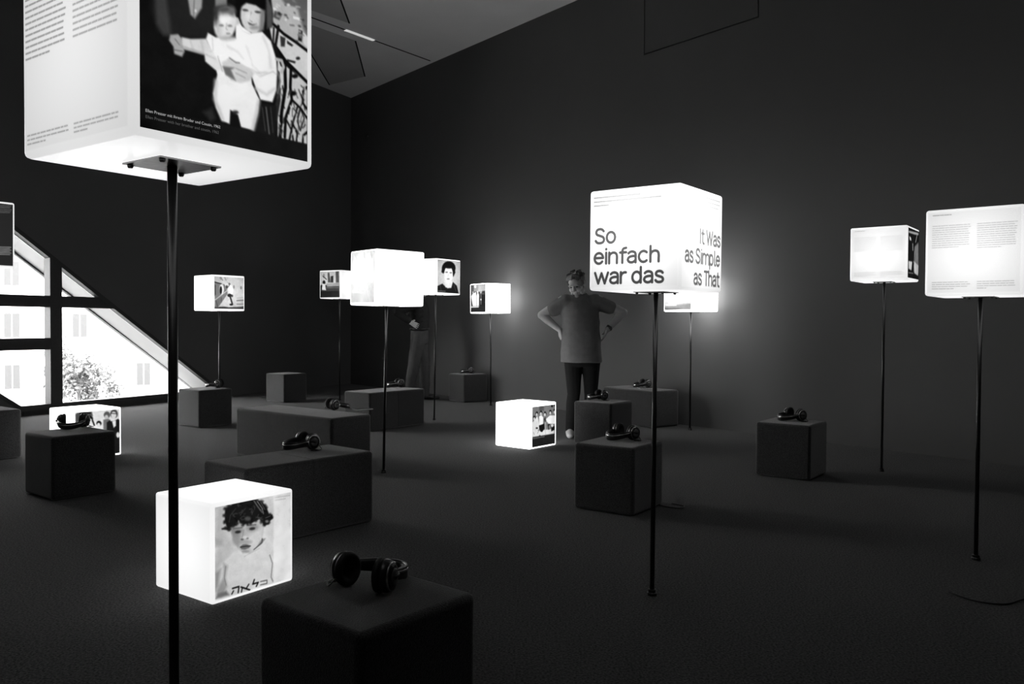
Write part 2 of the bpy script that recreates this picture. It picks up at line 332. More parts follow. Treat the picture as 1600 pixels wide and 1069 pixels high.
PICS['A']=[(0,0.07,0.0000,(0.034,-0.037,0.965,-0.434,0.965,0.975,0.029,0.966)),
(0,0.13,0.0168,(0.097,0.137,0.475,-0.022,0.457,0.334,0.390,0.462,0.357,0.504,0.238,0.527,0.177,0.551,0.118,0.528,0.089,0.449)),
(0,0.24,0.0121,(0.104,0.363,0.152,0.347,0.173,0.463,0.181,0.533,0.143,0.544,0.110,0.503)),
(0,0.62,0.0056,(0.251,0.273,0.342,0.242,0.335,0.365,0.299,0.425,0.277,0.414)),
(0.0035,0.35,0.0014,(0.298,0.285,0.293,0.420)),
(0,0.85,0.0028,(0.308,0.387,0.308,0.389,0.307,0.392,0.306,0.394,0.304,0.395,0.302,0.395,0.300,0.395,0.299,0.394,0.298,0.393,0.297,0.391,0.298,0.388,0.299,0.386,0.300,0.384,0.302,0.383,0.304,0.382,0.306,0.383,0.307,0.383,0.308,0.385)),
(0,0.50,0.0058,(0.403,0.236,0.470,0.213,0.468,0.312,0.407,0.335)),
(0,0.72,0.0046,(0.699,-0.169,0.960,-0.272,0.959,0.406,0.843,0.355,0.708,0.324)),
(0,0.40,0.0108,(0.765,-0.156,0.960,-0.208,0.959,0.330,0.923,0.284,0.893,0.198,0.813,0.199,0.765,0.160)),
(0,0.75,0.0063,(0.813,0.199,0.883,0.193,0.863,0.246,0.804,0.225)),
(0,0.30,0.0046,(0.746,0.251,0.794,0.252,0.774,0.289,0.736,0.285)),
(0,0.95,0.0024,(0.863,0.242,0.923,0.236,0.918,0.249,0.863,0.254)),
(0,0.12,0.0032,(0.898,0.299,0.923,0.300,0.918,0.357,0.893,0.356)),
(0,0.85,0.0040,(0.929,0.306,0.959,0.321,0.959,0.378,0.929,0.362)),
(0,0.83,0.0038,(0.708,0.317,0.959,0.394,0.959,0.579,0.843,0.504,0.736,0.424)),
(0,0.20,0.0031,(0.779,0.365,0.813,0.367,0.808,0.412,0.784,0.418)),
(0,0.15,0.0024,(0.823,0.376,0.863,0.389,0.853,0.399,0.823,0.392)),
(0,0.10,0.0024,(0.823,0.470,0.878,0.468,0.873,0.479,0.823,0.480)),
(0,0.12,0.0032,(0.907,0.444,0.906,0.447,0.904,0.450,0.900,0.453,0.895,0.455,0.890,0.456,0.886,0.457,0.882,0.456,0.880,0.454,0.879,0.452,0.880,0.449,0.882,0.446,0.886,0.443,0.890,0.441,0.895,0.439,0.900,0.439,0.904,0.440,0.906,0.442)),
(0,0.80,0.0031,(0.764,0.486,0.954,0.564,0.952,0.880,0.764,0.874)),
(0.0169,0.06,0.0015,(0.731,0.317,0.803,0.350,0.878,0.369,0.965,0.397)),
(0.0185,0.05,0.0015,(0.745,0.421,0.813,0.481,0.883,0.518,0.959,0.559)),
(0.0155,0.08,0.0016,(0.769,0.321,0.750,0.428,0.789,0.510)),
(0.0108,0.10,0.0015,(0.741,0.338,0.736,0.416)),
(0.0204,0.05,0.0016,(0.808,0.490,0.813,0.614,0.788,0.745,0.779,0.872)),
(0.0174,0.05,0.0016,(0.848,0.511,0.843,0.607,0.853,0.668,0.813,0.771,0.808,0.866)),
(0.0127,0.06,0.0016,(0.853,0.668,0.913,0.702,0.952,0.742)),
(0.0111,0.06,0.0016,(0.852,0.779,0.888,0.835,0.882,0.880)),
(0.0112,0.06,0.0016,(0.888,0.700,0.862,0.777,0.837,0.876)),
(0.0129,0.06,0.0016,(0.952,0.581,0.925,0.611,0.923,0.668,0.952,0.694)),
(0.0129,0.06,0.0016,(0.952,0.815,0.928,0.836,0.923,0.881)),
(0.0094,0.08,0.0016,(0.813,0.771,0.852,0.826,0.862,0.876)),
(0,0.06,0.0032,(0.893,0.539,0.892,0.543,0.888,0.548,0.883,0.551,0.876,0.554,0.869,0.556,0.863,0.556,0.857,0.555,0.854,0.553,0.853,0.549,0.854,0.545,0.857,0.541,0.863,0.537,0.869,0.534,0.876,0.532,0.883,0.532,0.888,0.533,0.892,0.536)),
(0,0.06,0.0032,(0.885,0.629,0.883,0.633,0.879,0.638,0.874,0.642,0.866,0.645,0.859,0.647,0.852,0.647,0.846,0.646,0.842,0.643,0.841,0.639,0.842,0.634,0.846,0.630,0.852,0.625,0.859,0.622,0.866,0.621,0.874,0.620,0.879,0.622,0.883,0.625)),
(0.0264,0.16,0.0016,(0.764,0.555,0.769,0.687,0.750,0.784)),
(0.0072,0.10,0.0016,(0.908,0.703,0.934,0.746,0.908,0.815,0.888,0.771,0.908,0.703)),
(0,0.15,0.0047,(0.838,0.071,0.836,0.073,0.835,0.075,0.833,0.076,0.831,0.077,0.829,0.077,0.827,0.076,0.826,0.075,0.826,0.073,0.827,0.071,0.828,0.069,0.830,0.067,0.832,0.066,0.834,0.065,0.836,0.065,0.837,0.066,0.838,0.067,0.838,0.069)),
(0,0.95,0.0047,(0.841,0.192,0.840,0.195,0.838,0.197,0.835,0.198,0.832,0.199,0.829,0.200,0.827,0.200,0.825,0.199,0.823,0.197,0.823,0.195,0.824,0.193,0.826,0.191,0.829,0.190,0.832,0.188,0.835,0.188,0.838,0.188,0.840,0.189,0.841,0.191)),
(0,0.25,0.0047,(0.823,0.251,0.822,0.253,0.820,0.255,0.817,0.256,0.813,0.257,0.810,0.257,0.807,0.257,0.805,0.256,0.804,0.255,0.804,0.253,0.805,0.251,0.807,0.250,0.810,0.248,0.813,0.247,0.816,0.247,0.819,0.247,0.822,0.248,0.823,0.250)),
(0,0.15,0.0046,(0.754,-0.021,0.752,-0.019,0.749,-0.018,0.745,-0.017,0.740,-0.018,0.736,-0.019,0.733,-0.020,0.730,-0.022,0.729,-0.025,0.730,-0.027,0.732,-0.029,0.735,-0.030,0.740,-0.030,0.744,-0.030,0.748,-0.029,0.752,-0.027,0.754,-0.025,0.755,-0.023)),
(0,0.95,0.0047,(0.820,0.274,0.819,0.275,0.818,0.276,0.816,0.277,0.814,0.278,0.812,0.278,0.810,0.278,0.809,0.277,0.809,0.276,0.809,0.275,0.809,0.274,0.811,0.273,0.812,0.272,0.814,0.271,0.816,0.271,0.818,0.271,0.819,0.272,0.820,0.273)),
(0,0.60,0.0048,(0.921,0.324,0.919,0.326,0.916,0.328,0.911,0.329,0.906,0.330,0.901,0.330,0.897,0.329,0.894,0.328,0.892,0.326,0.892,0.324,0.893,0.322,0.897,0.320,0.901,0.319,0.906,0.318,0.911,0.318,0.915,0.319,0.919,0.320,0.920,0.322)),
(0,0.15,0.0048,(0.923,-0.046,0.920,-0.044,0.917,-0.043,0.912,-0.042,0.908,-0.043,0.904,-0.044,0.900,-0.046,0.898,-0.049,0.897,-0.051,0.898,-0.053,0.900,-0.055,0.904,-0.056,0.908,-0.057,0.913,-0.056,0.917,-0.055,0.921,-0.053,0.923,-0.050,0.923,-0.048)),
(0,0.15,0.0048,(0.924,-0.083,0.923,-0.081,0.920,-0.080,0.918,-0.080,0.915,-0.080,0.913,-0.080,0.912,-0.082,0.911,-0.083,0.911,-0.085,0.913,-0.087,0.914,-0.089,0.917,-0.090,0.919,-0.090,0.922,-0.090,0.924,-0.090,0.925,-0.088,0.926,-0.087,0.926,-0.085)),
(0,0.45,0.0046,(0.738,0.308,0.737,0.310,0.736,0.312,0.734,0.313,0.731,0.314,0.729,0.315,0.727,0.314,0.725,0.313,0.725,0.312,0.725,0.310,0.725,0.308,0.727,0.306,0.729,0.304,0.731,0.303,0.734,0.303,0.736,0.303,0.737,0.304,0.738,0.306)),
(0,0.60,0.0046,(0.753,0.188,0.752,0.188,0.751,0.189,0.749,0.190,0.748,0.190,0.746,0.190,0.745,0.189,0.744,0.188,0.744,0.188,0.744,0.187,0.745,0.186,0.746,0.185,0.748,0.185,0.749,0.185,0.751,0.185,0.752,0.185,0.753,0.186,0.753,0.187)),
(0,0.95,0.0046,(0.780,-0.069,0.778,-0.067,0.776,-0.066,0.774,-0.065,0.772,-0.064,0.770,-0.064,0.768,-0.065,0.767,-0.067,0.767,-0.068,0.768,-0.070,0.769,-0.072,0.771,-0.073,0.773,-0.074,0.776,-0.074,0.778,-0.074,0.779,-0.074,0.780,-0.072,0.780,-0.071)),
(0,0.85,0.0047,(0.781,0.219,0.780,0.220,0.777,0.220,0.773,0.220,0.769,0.219,0.764,0.218,0.759,0.217,0.756,0.216,0.754,0.215,0.754,0.214,0.755,0.213,0.758,0.213,0.762,0.213,0.767,0.214,0.772,0.215,0.776,0.216,0.779,0.217,0.781,0.218)),
(0,0.15,0.0048,(0.933,0.240,0.932,0.242,0.929,0.244,0.925,0.245,0.921,0.246,0.916,0.246,0.911,0.246,0.908,0.246,0.906,0.245,0.906,0.243,0.907,0.242,0.910,0.240,0.914,0.239,0.918,0.238,0.923,0.238,0.927,0.238,0.931,0.238,0.933,0.239)),
(0,0.15,0.0048,(0.892,0.365,0.891,0.366,0.889,0.368,0.886,0.368,0.884,0.368,0.881,0.368,0.880,0.366,0.879,0.365,0.878,0.363,0.879,0.361,0.881,0.360,0.883,0.359,0.886,0.358,0.888,0.358,0.890,0.359,0.892,0.360,0.893,0.361,0.893,0.363)),
(0,0.45,0.0048,(0.930,0.121,0.929,0.123,0.927,0.125,0.923,0.126,0.919,0.127,0.915,0.128,0.911,0.128,0.908,0.127,0.907,0.126,0.906,0.124,0.908,0.123,0.910,0.121,0.914,0.119,0.918,0.118,0.922,0.117,0.926,0.117,0.928,0.118,0.930,0.119)),
(0,0.85,0.0048,(0.932,0.036,0.931,0.037,0.930,0.037,0.928,0.038,0.926,0.037,0.924,0.037,0.922,0.036,0.921,0.035,0.921,0.034,0.921,0.033,0.922,0.033,0.923,0.032,0.925,0.032,0.927,0.032,0.929,0.032,0.931,0.033,0.932,0.034,0.933,0.035)),
(0,0.25,0.0047,(0.818,0.202,0.817,0.202,0.816,0.203,0.814,0.204,0.813,0.204,0.811,0.204,0.810,0.203,0.809,0.203,0.809,0.202,0.809,0.201,0.810,0.200,0.811,0.200,0.812,0.199,0.814,0.199,0.815,0.199,0.817,0.199,0.818,0.200,0.818,0.201)),
(0,0.15,0.0047,(0.814,-0.072,0.813,-0.071,0.811,-0.070,0.808,-0.068,0.804,-0.067,0.799,-0.066,0.795,-0.065,0.792,-0.065,0.790,-0.065,0.789,-0.066,0.790,-0.067,0.793,-0.068,0.796,-0.070,0.800,-0.071,0.805,-0.072,0.809,-0.073,0.812,-0.073,0.814,-0.072)),
(0,0.25,0.0048,(0.913,0.282,0.911,0.284,0.909,0.285,0.905,0.286,0.902,0.286,0.898,0.286,0.896,0.285,0.894,0.283,0.893,0.282,0.893,0.280,0.895,0.278,0.897,0.277,0.901,0.276,0.904,0.276,0.908,0.276,0.911,0.277,0.912,0.279,0.913,0.281)),
(0,0.85,0.0046,(0.750,0.244,0.749,0.246,0.747,0.247,0.745,0.248,0.743,0.249,0.742,0.249,0.740,0.248,0.739,0.247,0.739,0.245,0.739,0.244,0.740,0.242,0.742,0.241,0.744,0.240,0.746,0.239,0.748,0.239,0.749,0.240,0.750,0.241,0.750,0.242)),
(0,0.45,0.0048,(0.935,0.036,0.934,0.037,0.931,0.039,0.928,0.040,0.923,0.041,0.919,0.042,0.914,0.042,0.911,0.042,0.909,0.042,0.908,0.041,0.909,0.040,0.912,0.039,0.915,0.038,0.920,0.037,0.924,0.036,0.929,0.035,0.932,0.035,0.934,0.036)),
(0,0.15,0.0048,(0.947,0.272,0.946,0.273,0.944,0.274,0.942,0.274,0.940,0.274,0.937,0.273,0.935,0.273,0.933,0.272,0.933,0.271,0.933,0.270,0.934,0.269,0.935,0.268,0.938,0.268,0.940,0.268,0.943,0.269,0.945,0.269,0.946,0.270,0.947,0.271)),
(0,0.85,0.0046,(0.740,-0.060,0.740,-0.059,0.738,-0.057,0.736,-0.056,0.734,-0.055,0.732,-0.055,0.730,-0.055,0.728,-0.055,0.727,-0.056,0.727,-0.057,0.728,-0.058,0.729,-0.059,0.731,-0.060,0.733,-0.061,0.735,-0.062,0.737,-0.062,0.739,-0.062,0.740,-0.061)),
(0,0.15,0.0048,(0.916,-0.000,0.915,0.001,0.913,0.001,0.910,0.002,0.906,0.001,0.903,0.001,0.901,-0.000,0.899,-0.002,0.898,-0.003,0.898,-0.004,0.900,-0.005,0.902,-0.006,0.905,-0.006,0.908,-0.006,0.911,-0.005,0.914,-0.004,0.916,-0.003,0.917,-0.002)),
(0,0.85,0.0047,(0.803,-0.049,0.802,-0.048,0.800,-0.048,0.797,-0.048,0.795,-0.048,0.792,-0.049,0.790,-0.050,0.788,-0.051,0.787,-0.052,0.787,-0.053,0.788,-0.053,0.790,-0.054,0.793,-0.054,0.795,-0.054,0.798,-0.053,0.800,-0.052,0.802,-0.051,0.803,-0.050)),
(0,0.60,0.0047,(0.781,0.273,0.779,0.275,0.776,0.276,0.772,0.277,0.767,0.278,0.763,0.278,0.759,0.277,0.756,0.276,0.754,0.274,0.754,0.272,0.756,0.270,0.759,0.268,0.763,0.267,0.768,0.267,0.772,0.267,0.777,0.267,0.780,0.269,0.781,0.271)),
(0,0.15,0.0048,(0.942,-0.017,0.941,-0.015,0.939,-0.014,0.937,-0.012,0.935,-0.011,0.933,-0.011,0.931,-0.011,0.930,-0.012,0.930,-0.014,0.930,-0.016,0.931,-0.017,0.932,-0.019,0.934,-0.020,0.936,-0.021,0.938,-0.022,0.940,-0.021,0.941,-0.020,0.942,-0.019)),
(0,0.85,0.0048,(0.911,0.309,0.910,0.311,0.908,0.312,0.906,0.312,0.904,0.313,0.902,0.312,0.900,0.312,0.899,0.310,0.898,0.309,0.899,0.307,0.900,0.306,0.902,0.305,0.904,0.304,0.906,0.304,0.909,0.304,0.910,0.305,0.911,0.306,0.912,0.308)),
(0,0.85,0.0047,(0.826,-0.032,0.825,-0.029,0.823,-0.027,0.820,-0.026,0.816,-0.024,0.812,-0.023,0.809,-0.023,0.807,-0.024,0.805,-0.026,0.805,-0.028,0.806,-0.030,0.808,-0.032,0.811,-0.034,0.815,-0.035,0.819,-0.036,0.822,-0.036,0.825,-0.035,0.826,-0.033)),
(0,0.45,0.0048,(0.885,0.169,0.883,0.170,0.880,0.172,0.877,0.172,0.873,0.172,0.870,0.172,0.867,0.171,0.864,0.170,0.863,0.168,0.863,0.167,0.865,0.166,0.867,0.164,0.871,0.164,0.874,0.164,0.878,0.164,0.881,0.165,0.884,0.166,0.885,0.168)),
(0,0.95,0.0046,(0.756,0.241,0.755,0.242,0.752,0.243,0.749,0.244,0.745,0.245,0.742,0.245,0.738,0.245,0.736,0.244,0.734,0.243,0.734,0.242,0.735,0.241,0.737,0.240,0.740,0.239,0.744,0.238,0.748,0.238,0.751,0.238,0.754,0.239,0.755,0.240)),
(0,0.95,0.0046,(0.769,-0.047,0.768,-0.046,0.766,-0.045,0.763,-0.045,0.760,-0.045,0.757,-0.046,0.755,-0.047,0.753,-0.048,0.752,-0.049,0.752,-0.050,0.753,-0.051,0.755,-0.051,0.757,-0.051,0.760,-0.051,0.763,-0.050,0.766,-0.050,0.768,-0.049,0.769,-0.047)),
(0,0.45,0.0047,(0.886,-0.129,0.885,-0.127,0.883,-0.126,0.881,-0.126,0.878,-0.126,0.876,-0.126,0.874,-0.127,0.873,-0.129,0.873,-0.130,0.874,-0.132,0.875,-0.133,0.877,-0.134,0.880,-0.135,0.882,-0.135,0.884,-0.134,0.886,-0.133,0.887,-0.132,0.887,-0.130)),
(0,0.85,0.0048,(0.908,0.183,0.907,0.184,0.904,0.185,0.899,0.186,0.894,0.187,0.889,0.188,0.884,0.189,0.879,0.189,0.877,0.188,0.876,0.188,0.877,0.187,0.880,0.185,0.885,0.184,0.890,0.183,0.895,0.182,0.900,0.182,0.905,0.182,0.907,0.182)),
(0,0.15,0.0046,(0.751,0.123,0.750,0.123,0.748,0.124,0.745,0.124,0.741,0.124,0.738,0.123,0.735,0.123,0.733,0.122,0.731,0.121,0.731,0.120,0.732,0.119,0.734,0.118,0.737,0.118,0.741,0.118,0.744,0.119,0.747,0.120,0.749,0.121,0.751,0.122)),
(0,0.85,0.0046,(0.778,-0.069,0.777,-0.068,0.775,-0.067,0.772,-0.066,0.769,-0.065,0.766,-0.065,0.764,-0.066,0.763,-0.067,0.762,-0.068,0.762,-0.070,0.763,-0.071,0.765,-0.072,0.768,-0.073,0.771,-0.074,0.773,-0.074,0.776,-0.073,0.777,-0.072,0.778,-0.071)),
(0,0.60,0.0047,(0.890,-0.106,0.889,-0.105,0.888,-0.104,0.886,-0.104,0.884,-0.104,0.883,-0.104,0.881,-0.105,0.881,-0.106,0.881,-0.108,0.882,-0.109,0.883,-0.110,0.884,-0.111,0.886,-0.111,0.888,-0.111,0.890,-0.110,0.891,-0.109,0.891,-0.108,0.891,-0.107)),
(0,0.25,0.0048,(0.956,0.281,0.955,0.282,0.953,0.283,0.951,0.284,0.949,0.284,0.947,0.284,0.946,0.284,0.945,0.283,0.944,0.282,0.945,0.280,0.946,0.279,0.947,0.278,0.949,0.278,0.951,0.277,0.953,0.277,0.955,0.278,0.956,0.279,0.956,0.280)),
(0,0.15,0.0046,(0.759,-0.071,0.758,-0.069,0.757,-0.068,0.755,-0.066,0.753,-0.066,0.752,-0.066,0.750,-0.066,0.750,-0.067,0.750,-0.069,0.750,-0.071,0.751,-0.072,0.753,-0.074,0.754,-0.075,0.756,-0.076,0.758,-0.076,0.759,-0.075,0.759,-0.074,0.759,-0.073)),
(0,0.95,0.0048,(0.905,0.099,0.904,0.100,0.902,0.101,0.899,0.103,0.895,0.103,0.891,0.104,0.888,0.104,0.885,0.104,0.884,0.103,0.883,0.102,0.884,0.101,0.886,0.100,0.889,0.098,0.893,0.097,0.897,0.097,0.900,0.097,0.903,0.097,0.905,0.098)),
(0,0.45,0.0046,(0.741,0.313,0.740,0.313,0.738,0.313,0.735,0.313,0.732,0.311,0.729,0.310,0.726,0.308,0.724,0.307,0.723,0.305,0.723,0.304,0.724,0.304,0.727,0.304,0.729,0.305,0.733,0.306,0.736,0.307,0.738,0.309,0.740,0.310,0.741,0.312)),
(0,0.45,0.0046,(0.749,-0.037,0.748,-0.036,0.745,-0.035,0.742,-0.035,0.737,-0.035,0.733,-0.035,0.729,-0.035,0.726,-0.036,0.724,-0.037,0.724,-0.037,0.725,-0.038,0.727,-0.039,0.731,-0.039,0.735,-0.040,0.740,-0.040,0.744,-0.039,0.747,-0.038,0.749,-0.038)),
(0,0.25,0.0047,(0.875,0.225,0.874,0.225,0.873,0.226,0.871,0.226,0.870,0.225,0.868,0.225,0.867,0.224,0.866,0.223,0.866,0.222,0.866,0.221,0.867,0.220,0.869,0.220,0.870,0.220,0.872,0.220,0.874,0.221,0.875,0.222,0.875,0.223,0.876,0.224)),
(0,0.45,0.0048,(0.917,0.337,0.914,0.339,0.911,0.340,0.906,0.339,0.901,0.338,0.897,0.336,0.894,0.334,0.891,0.331,0.891,0.328,0.891,0.326,0.894,0.325,0.898,0.324,0.902,0.324,0.907,0.325,0.911,0.327,0.915,0.330,0.917,0.333,0.918,0.335)),
(0,0.60,0.0046,(0.758,0.070,0.757,0.072,0.755,0.074,0.752,0.074,0.750,0.075,0.748,0.075,0.746,0.074,0.745,0.072,0.744,0.071,0.745,0.069,0.746,0.067,0.748,0.066,0.751,0.065,0.753,0.065,0.755,0.065,0.757,0.066,0.758,0.067,0.759,0.069)),
(0,0.45,0.0048,(0.936,0.321,0.935,0.321,0.933,0.322,0.930,0.322,0.927,0.322,0.924,0.322,0.921,0.321,0.919,0.321,0.917,0.320,0.917,0.319,0.918,0.318,0.920,0.317,0.923,0.317,0.926,0.317,0.929,0.317,0.932,0.318,0.934,0.319,0.936,0.320)),
(0,0.60,0.0047,(0.875,0.162,0.874,0.163,0.872,0.164,0.869,0.165,0.866,0.166,0.863,0.166,0.859,0.167,0.857,0.167,0.855,0.166,0.855,0.165,0.856,0.164,0.858,0.163,0.861,0.162,0.864,0.162,0.867,0.161,0.870,0.161,0.873,0.161,0.874,0.161)),
(0,0.45,0.0046,(0.755,0.070,0.754,0.071,0.752,0.072,0.751,0.073,0.749,0.073,0.748,0.072,0.747,0.072,0.746,0.071,0.746,0.070,0.747,0.069,0.748,0.068,0.749,0.067,0.750,0.066,0.752,0.066,0.753,0.066,0.754,0.067,0.755,0.068,0.755,0.069)),
(0,0.85,0.0046,(0.767,0.229,0.766,0.230,0.764,0.231,0.762,0.232,0.759,0.232,0.756,0.231,0.754,0.230,0.753,0.229,0.752,0.228,0.753,0.226,0.754,0.225,0.756,0.224,0.758,0.223,0.761,0.223,0.764,0.224,0.766,0.225,0.767,0.226,0.768,0.227)),
(0,0.45,0.0048,(0.950,0.193,0.949,0.195,0.947,0.197,0.944,0.199,0.940,0.200,0.937,0.200,0.934,0.200,0.931,0.199,0.930,0.198,0.930,0.196,0.931,0.195,0.933,0.193,0.936,0.191,0.939,0.190,0.943,0.190,0.946,0.190,0.948,0.191,0.950,0.192)),
(0,0.85,0.0047,(0.884,0.082,0.883,0.083,0.881,0.085,0.879,0.086,0.876,0.086,0.874,0.086,0.872,0.086,0.871,0.084,0.871,0.083,0.872,0.081,0.873,0.079,0.875,0.078,0.877,0.077,0.880,0.076,0.882,0.076,0.883,0.077,0.884,0.078,0.885,0.080)),
(0,0.25,0.0047,(0.848,-0.129,0.847,-0.128,0.844,-0.126,0.839,-0.124,0.834,-0.123,0.829,-0.122,0.824,-0.121,0.820,-0.121,0.818,-0.121,0.817,-0.122,0.818,-0.123,0.821,-0.125,0.825,-0.127,0.830,-0.128,0.836,-0.129,0.841,-0.130,0.845,-0.131,0.847,-0.130)),
(0,0.15,0.0048,(0.941,-0.144,0.941,-0.143,0.939,-0.142,0.937,-0.142,0.935,-0.141,0.934,-0.141,0.932,-0.142,0.931,-0.142,0.930,-0.143,0.930,-0.144,0.931,-0.145,0.933,-0.146,0.934,-0.146,0.936,-0.147,0.938,-0.147,0.940,-0.146,0.941,-0.146,0.942,-0.145)),
(0,0.85,0.0048,(0.919,0.063,0.917,0.065,0.914,0.066,0.910,0.066,0.906,0.066,0.901,0.066,0.897,0.065,0.894,0.064,0.892,0.063,0.892,0.062,0.893,0.061,0.896,0.060,0.900,0.059,0.905,0.059,0.909,0.059,0.914,0.060,0.917,0.061,0.919,0.062)),
(0,0.45,0.0046,(0.766,0.264,0.765,0.265,0.763,0.266,0.761,0.266,0.759,0.265,0.756,0.264,0.755,0.263,0.753,0.261,0.753,0.260,0.754,0.259,0.755,0.258,0.757,0.257,0.759,0.258,0.761,0.258,0.764,0.259,0.765,0.260,0.767,0.262,0.767,0.263)),
(0,0.25,0.0047,(0.870,0.288,0.868,0.289,0.866,0.290,0.862,0.292,0.857,0.293,0.852,0.293,0.847,0.294,0.843,0.294,0.841,0.294,0.840,0.293,0.841,0.292,0.844,0.291,0.848,0.290,0.853,0.289,0.858,0.288,0.863,0.287,0.866,0.287,0.869,0.288)),
(0,0.95,0.0047,(0.891,-0.136,0.890,-0.133,0.887,-0.132,0.884,-0.130,0.880,-0.129,0.876,-0.129,0.874,-0.130,0.872,-0.131,0.871,-0.133,0.871,-0.135,0.873,-0.137,0.875,-0.139,0.878,-0.140,0.882,-0.141,0.886,-0.141,0.889,-0.141,0.891,-0.139,0.892,-0.138)),
(0,0.60,0.0048,(0.956,-0.120,0.955,-0.119,0.953,-0.117,0.950,-0.117,0.948,-0.117,0.945,-0.117,0.943,-0.118,0.942,-0.119,0.942,-0.120,0.942,-0.122,0.944,-0.123,0.946,-0.125,0.948,-0.125,0.951,-0.126,0.953,-0.125,0.955,-0.124,0.956,-0.123,0.957,-0.122)),
(0,0.85,0.0047,(0.795,0.064,0.794,0.065,0.791,0.067,0.787,0.068,0.783,0.069,0.778,0.070,0.774,0.071,0.771,0.070,0.769,0.070,0.768,0.069,0.769,0.068,0.772,0.066,0.775,0.065,0.780,0.064,0.784,0.063,0.789,0.062,0.792,0.062,0.794,0.063)),
(0,0.95,0.0047,(0.800,0.072,0.799,0.074,0.796,0.074,0.793,0.075,0.790,0.075,0.787,0.074,0.784,0.073,0.782,0.071,0.781,0.069,0.782,0.068,0.783,0.067,0.786,0.066,0.789,0.065,0.792,0.066,0.795,0.066,0.798,0.068,0.800,0.069,0.801,0.071)),
(0,0.60,0.0047,(0.843,0.053,0.842,0.054,0.840,0.055,0.836,0.056,0.832,0.057,0.827,0.057,0.823,0.057,0.820,0.057,0.818,0.056,0.817,0.056,0.818,0.055,0.821,0.054,0.824,0.053,0.829,0.052,0.833,0.052,0.838,0.051,0.841,0.052,0.843,0.052)),
(0,0.15,0.0047,(0.782,0.258,0.780,0.259,0.777,0.261,0.774,0.261,0.771,0.261,0.769,0.260,0.767,0.258,0.766,0.256,0.766,0.254,0.767,0.252,0.769,0.250,0.772,0.249,0.775,0.249,0.778,0.249,0.780,0.250,0.782,0.252,0.783,0.254,0.783,0.256)),
(0,0.60,0.0048,(0.893,0.119,0.891,0.121,0.889,0.123,0.887,0.124,0.885,0.124,0.884,0.123,0.883,0.122,0.883,0.121,0.884,0.119,0.885,0.117,0.887,0.115,0.889,0.113,0.891,0.112,0.893,0.112,0.894,0.113,0.895,0.114,0.895,0.115,0.894,0.117)),
(0,0.25,0.0047,(0.831,0.263,0.830,0.264,0.829,0.264,0.827,0.264,0.825,0.263,0.823,0.263,0.822,0.262,0.821,0.261,0.821,0.259,0.821,0.259,0.822,0.258,0.824,0.258,0.825,0.258,0.827,0.258,0.829,0.259,0.830,0.260,0.831,0.261,0.832,0.262)),
(0,0.85,0.0046,(0.764,0.088,0.763,0.090,0.760,0.092,0.756,0.093,0.751,0.094,0.746,0.095,0.741,0.095,0.737,0.094,0.735,0.093,0.735,0.091,0.736,0.090,0.739,0.088,0.744,0.086,0.749,0.085,0.754,0.084,0.758,0.085,0.762,0.085,0.764,0.086)),
(0.0063,0.10,0.0032,(0.859,0.853,0.861,0.889)),
(0.0055,0.30,0.0031,(0.773,0.808,0.778,0.853)),
(0.0047,0.10,0.0031,(0.817,0.633,0.807,0.653)),
(0.0032,0.10,0.0032,(0.846,0.864,0.824,0.890)),
(0.0056,0.10,0.0032,(0.879,0.810,0.900,0.834)),
(0.0048,0.10,0.0032,(0.913,0.583,0.939,0.598)),
(0.0048,0.30,0.0032,(0.914,0.765,0.920,0.797)),
(0.0031,0.10,0.0031,(0.812,0.771,0.834,0.793)),
(0.0032,0.05,0.0032,(0.897,0.763,0.895,0.810)),
(0.0031,0.90,0.0031,(0.802,0.804,0.790,0.831)),
(0.0064,0.05,0.0032,(0.932,0.677,0.939,0.702)),
(0.0039,0.90,0.0031,(0.791,0.877,0.771,0.903)),
(0.0055,0.90,0.0032,(0.830,0.752,0.840,0.768)),
(0.0064,0.30,0.0032,(0.933,0.586,0.937,0.618)),
(0.0048,0.90,0.0032,(0.890,0.635,0.897,0.672)),
(0.0039,0.90,0.0031,(0.774,0.880,0.765,0.912)),
(0.0056,0.10,0.0032,(0.898,0.607,0.917,0.645)),
(0.0063,0.10,0.0032,(0.840,0.695,0.833,0.744)),
(0.0047,0.30,0.0031,(0.780,0.639,0.790,0.662)),
(0.0063,0.90,0.0032,(0.844,0.701,0.865,0.743)),
(0.0031,0.05,0.0031,(0.797,0.610,0.788,0.628)),
(0.0063,0.10,0.0031,(0.803,0.772,0.797,0.798)),
(0.0064,0.90,0.0032,(0.939,0.589,0.940,0.614)),
(0.0048,0.30,0.0032,(0.923,0.629,0.922,0.666)),
(0.0048,0.90,0.0032,(0.940,0.714,0.958,0.728)),
(0.0040,0.90,0.0032,(0.911,0.598,0.924,0.638)),
(0.0047,0.90,0.0031,(0.796,0.870,0.801,0.916)),
(0.0040,0.05,0.0032,(0.860,0.855,0.864,0.870)),
(0.0040,0.30,0.0032,(0.918,0.737,0.906,0.773)),
(0.0040,0.10,0.0032,(0.856,0.714,0.857,0.753)),
(0.0047,0.30,0.0031,(0.796,0.878,0.806,0.902)),
(0.0040,0.05,0.0032,(0.930,0.652,0.910,0.690)),
(0.0048,0.90,0.0032,(0.873,0.815,0.851,0.848)),
(0.0063,0.05,0.0032,(0.847,0.602,0.832,0.647)),
(0.0047,0.30,0.0031,(0.782,0.823,0.800,0.843)),
(0.0040,0.05,0.0032,(0.904,0.704,0.887,0.751)),
(0.0039,0.10,0.0031,(0.789,0.845,0.773,0.883)),
(0.0048,0.90,0.0032,(0.891,0.859,0.904,0.888)),
(0.0032,0.30,0.0032,(0.938,0.761,0.936,0.790)),
(0.0048,0.10,0.0032,(0.941,0.778,0.925,0.798)),
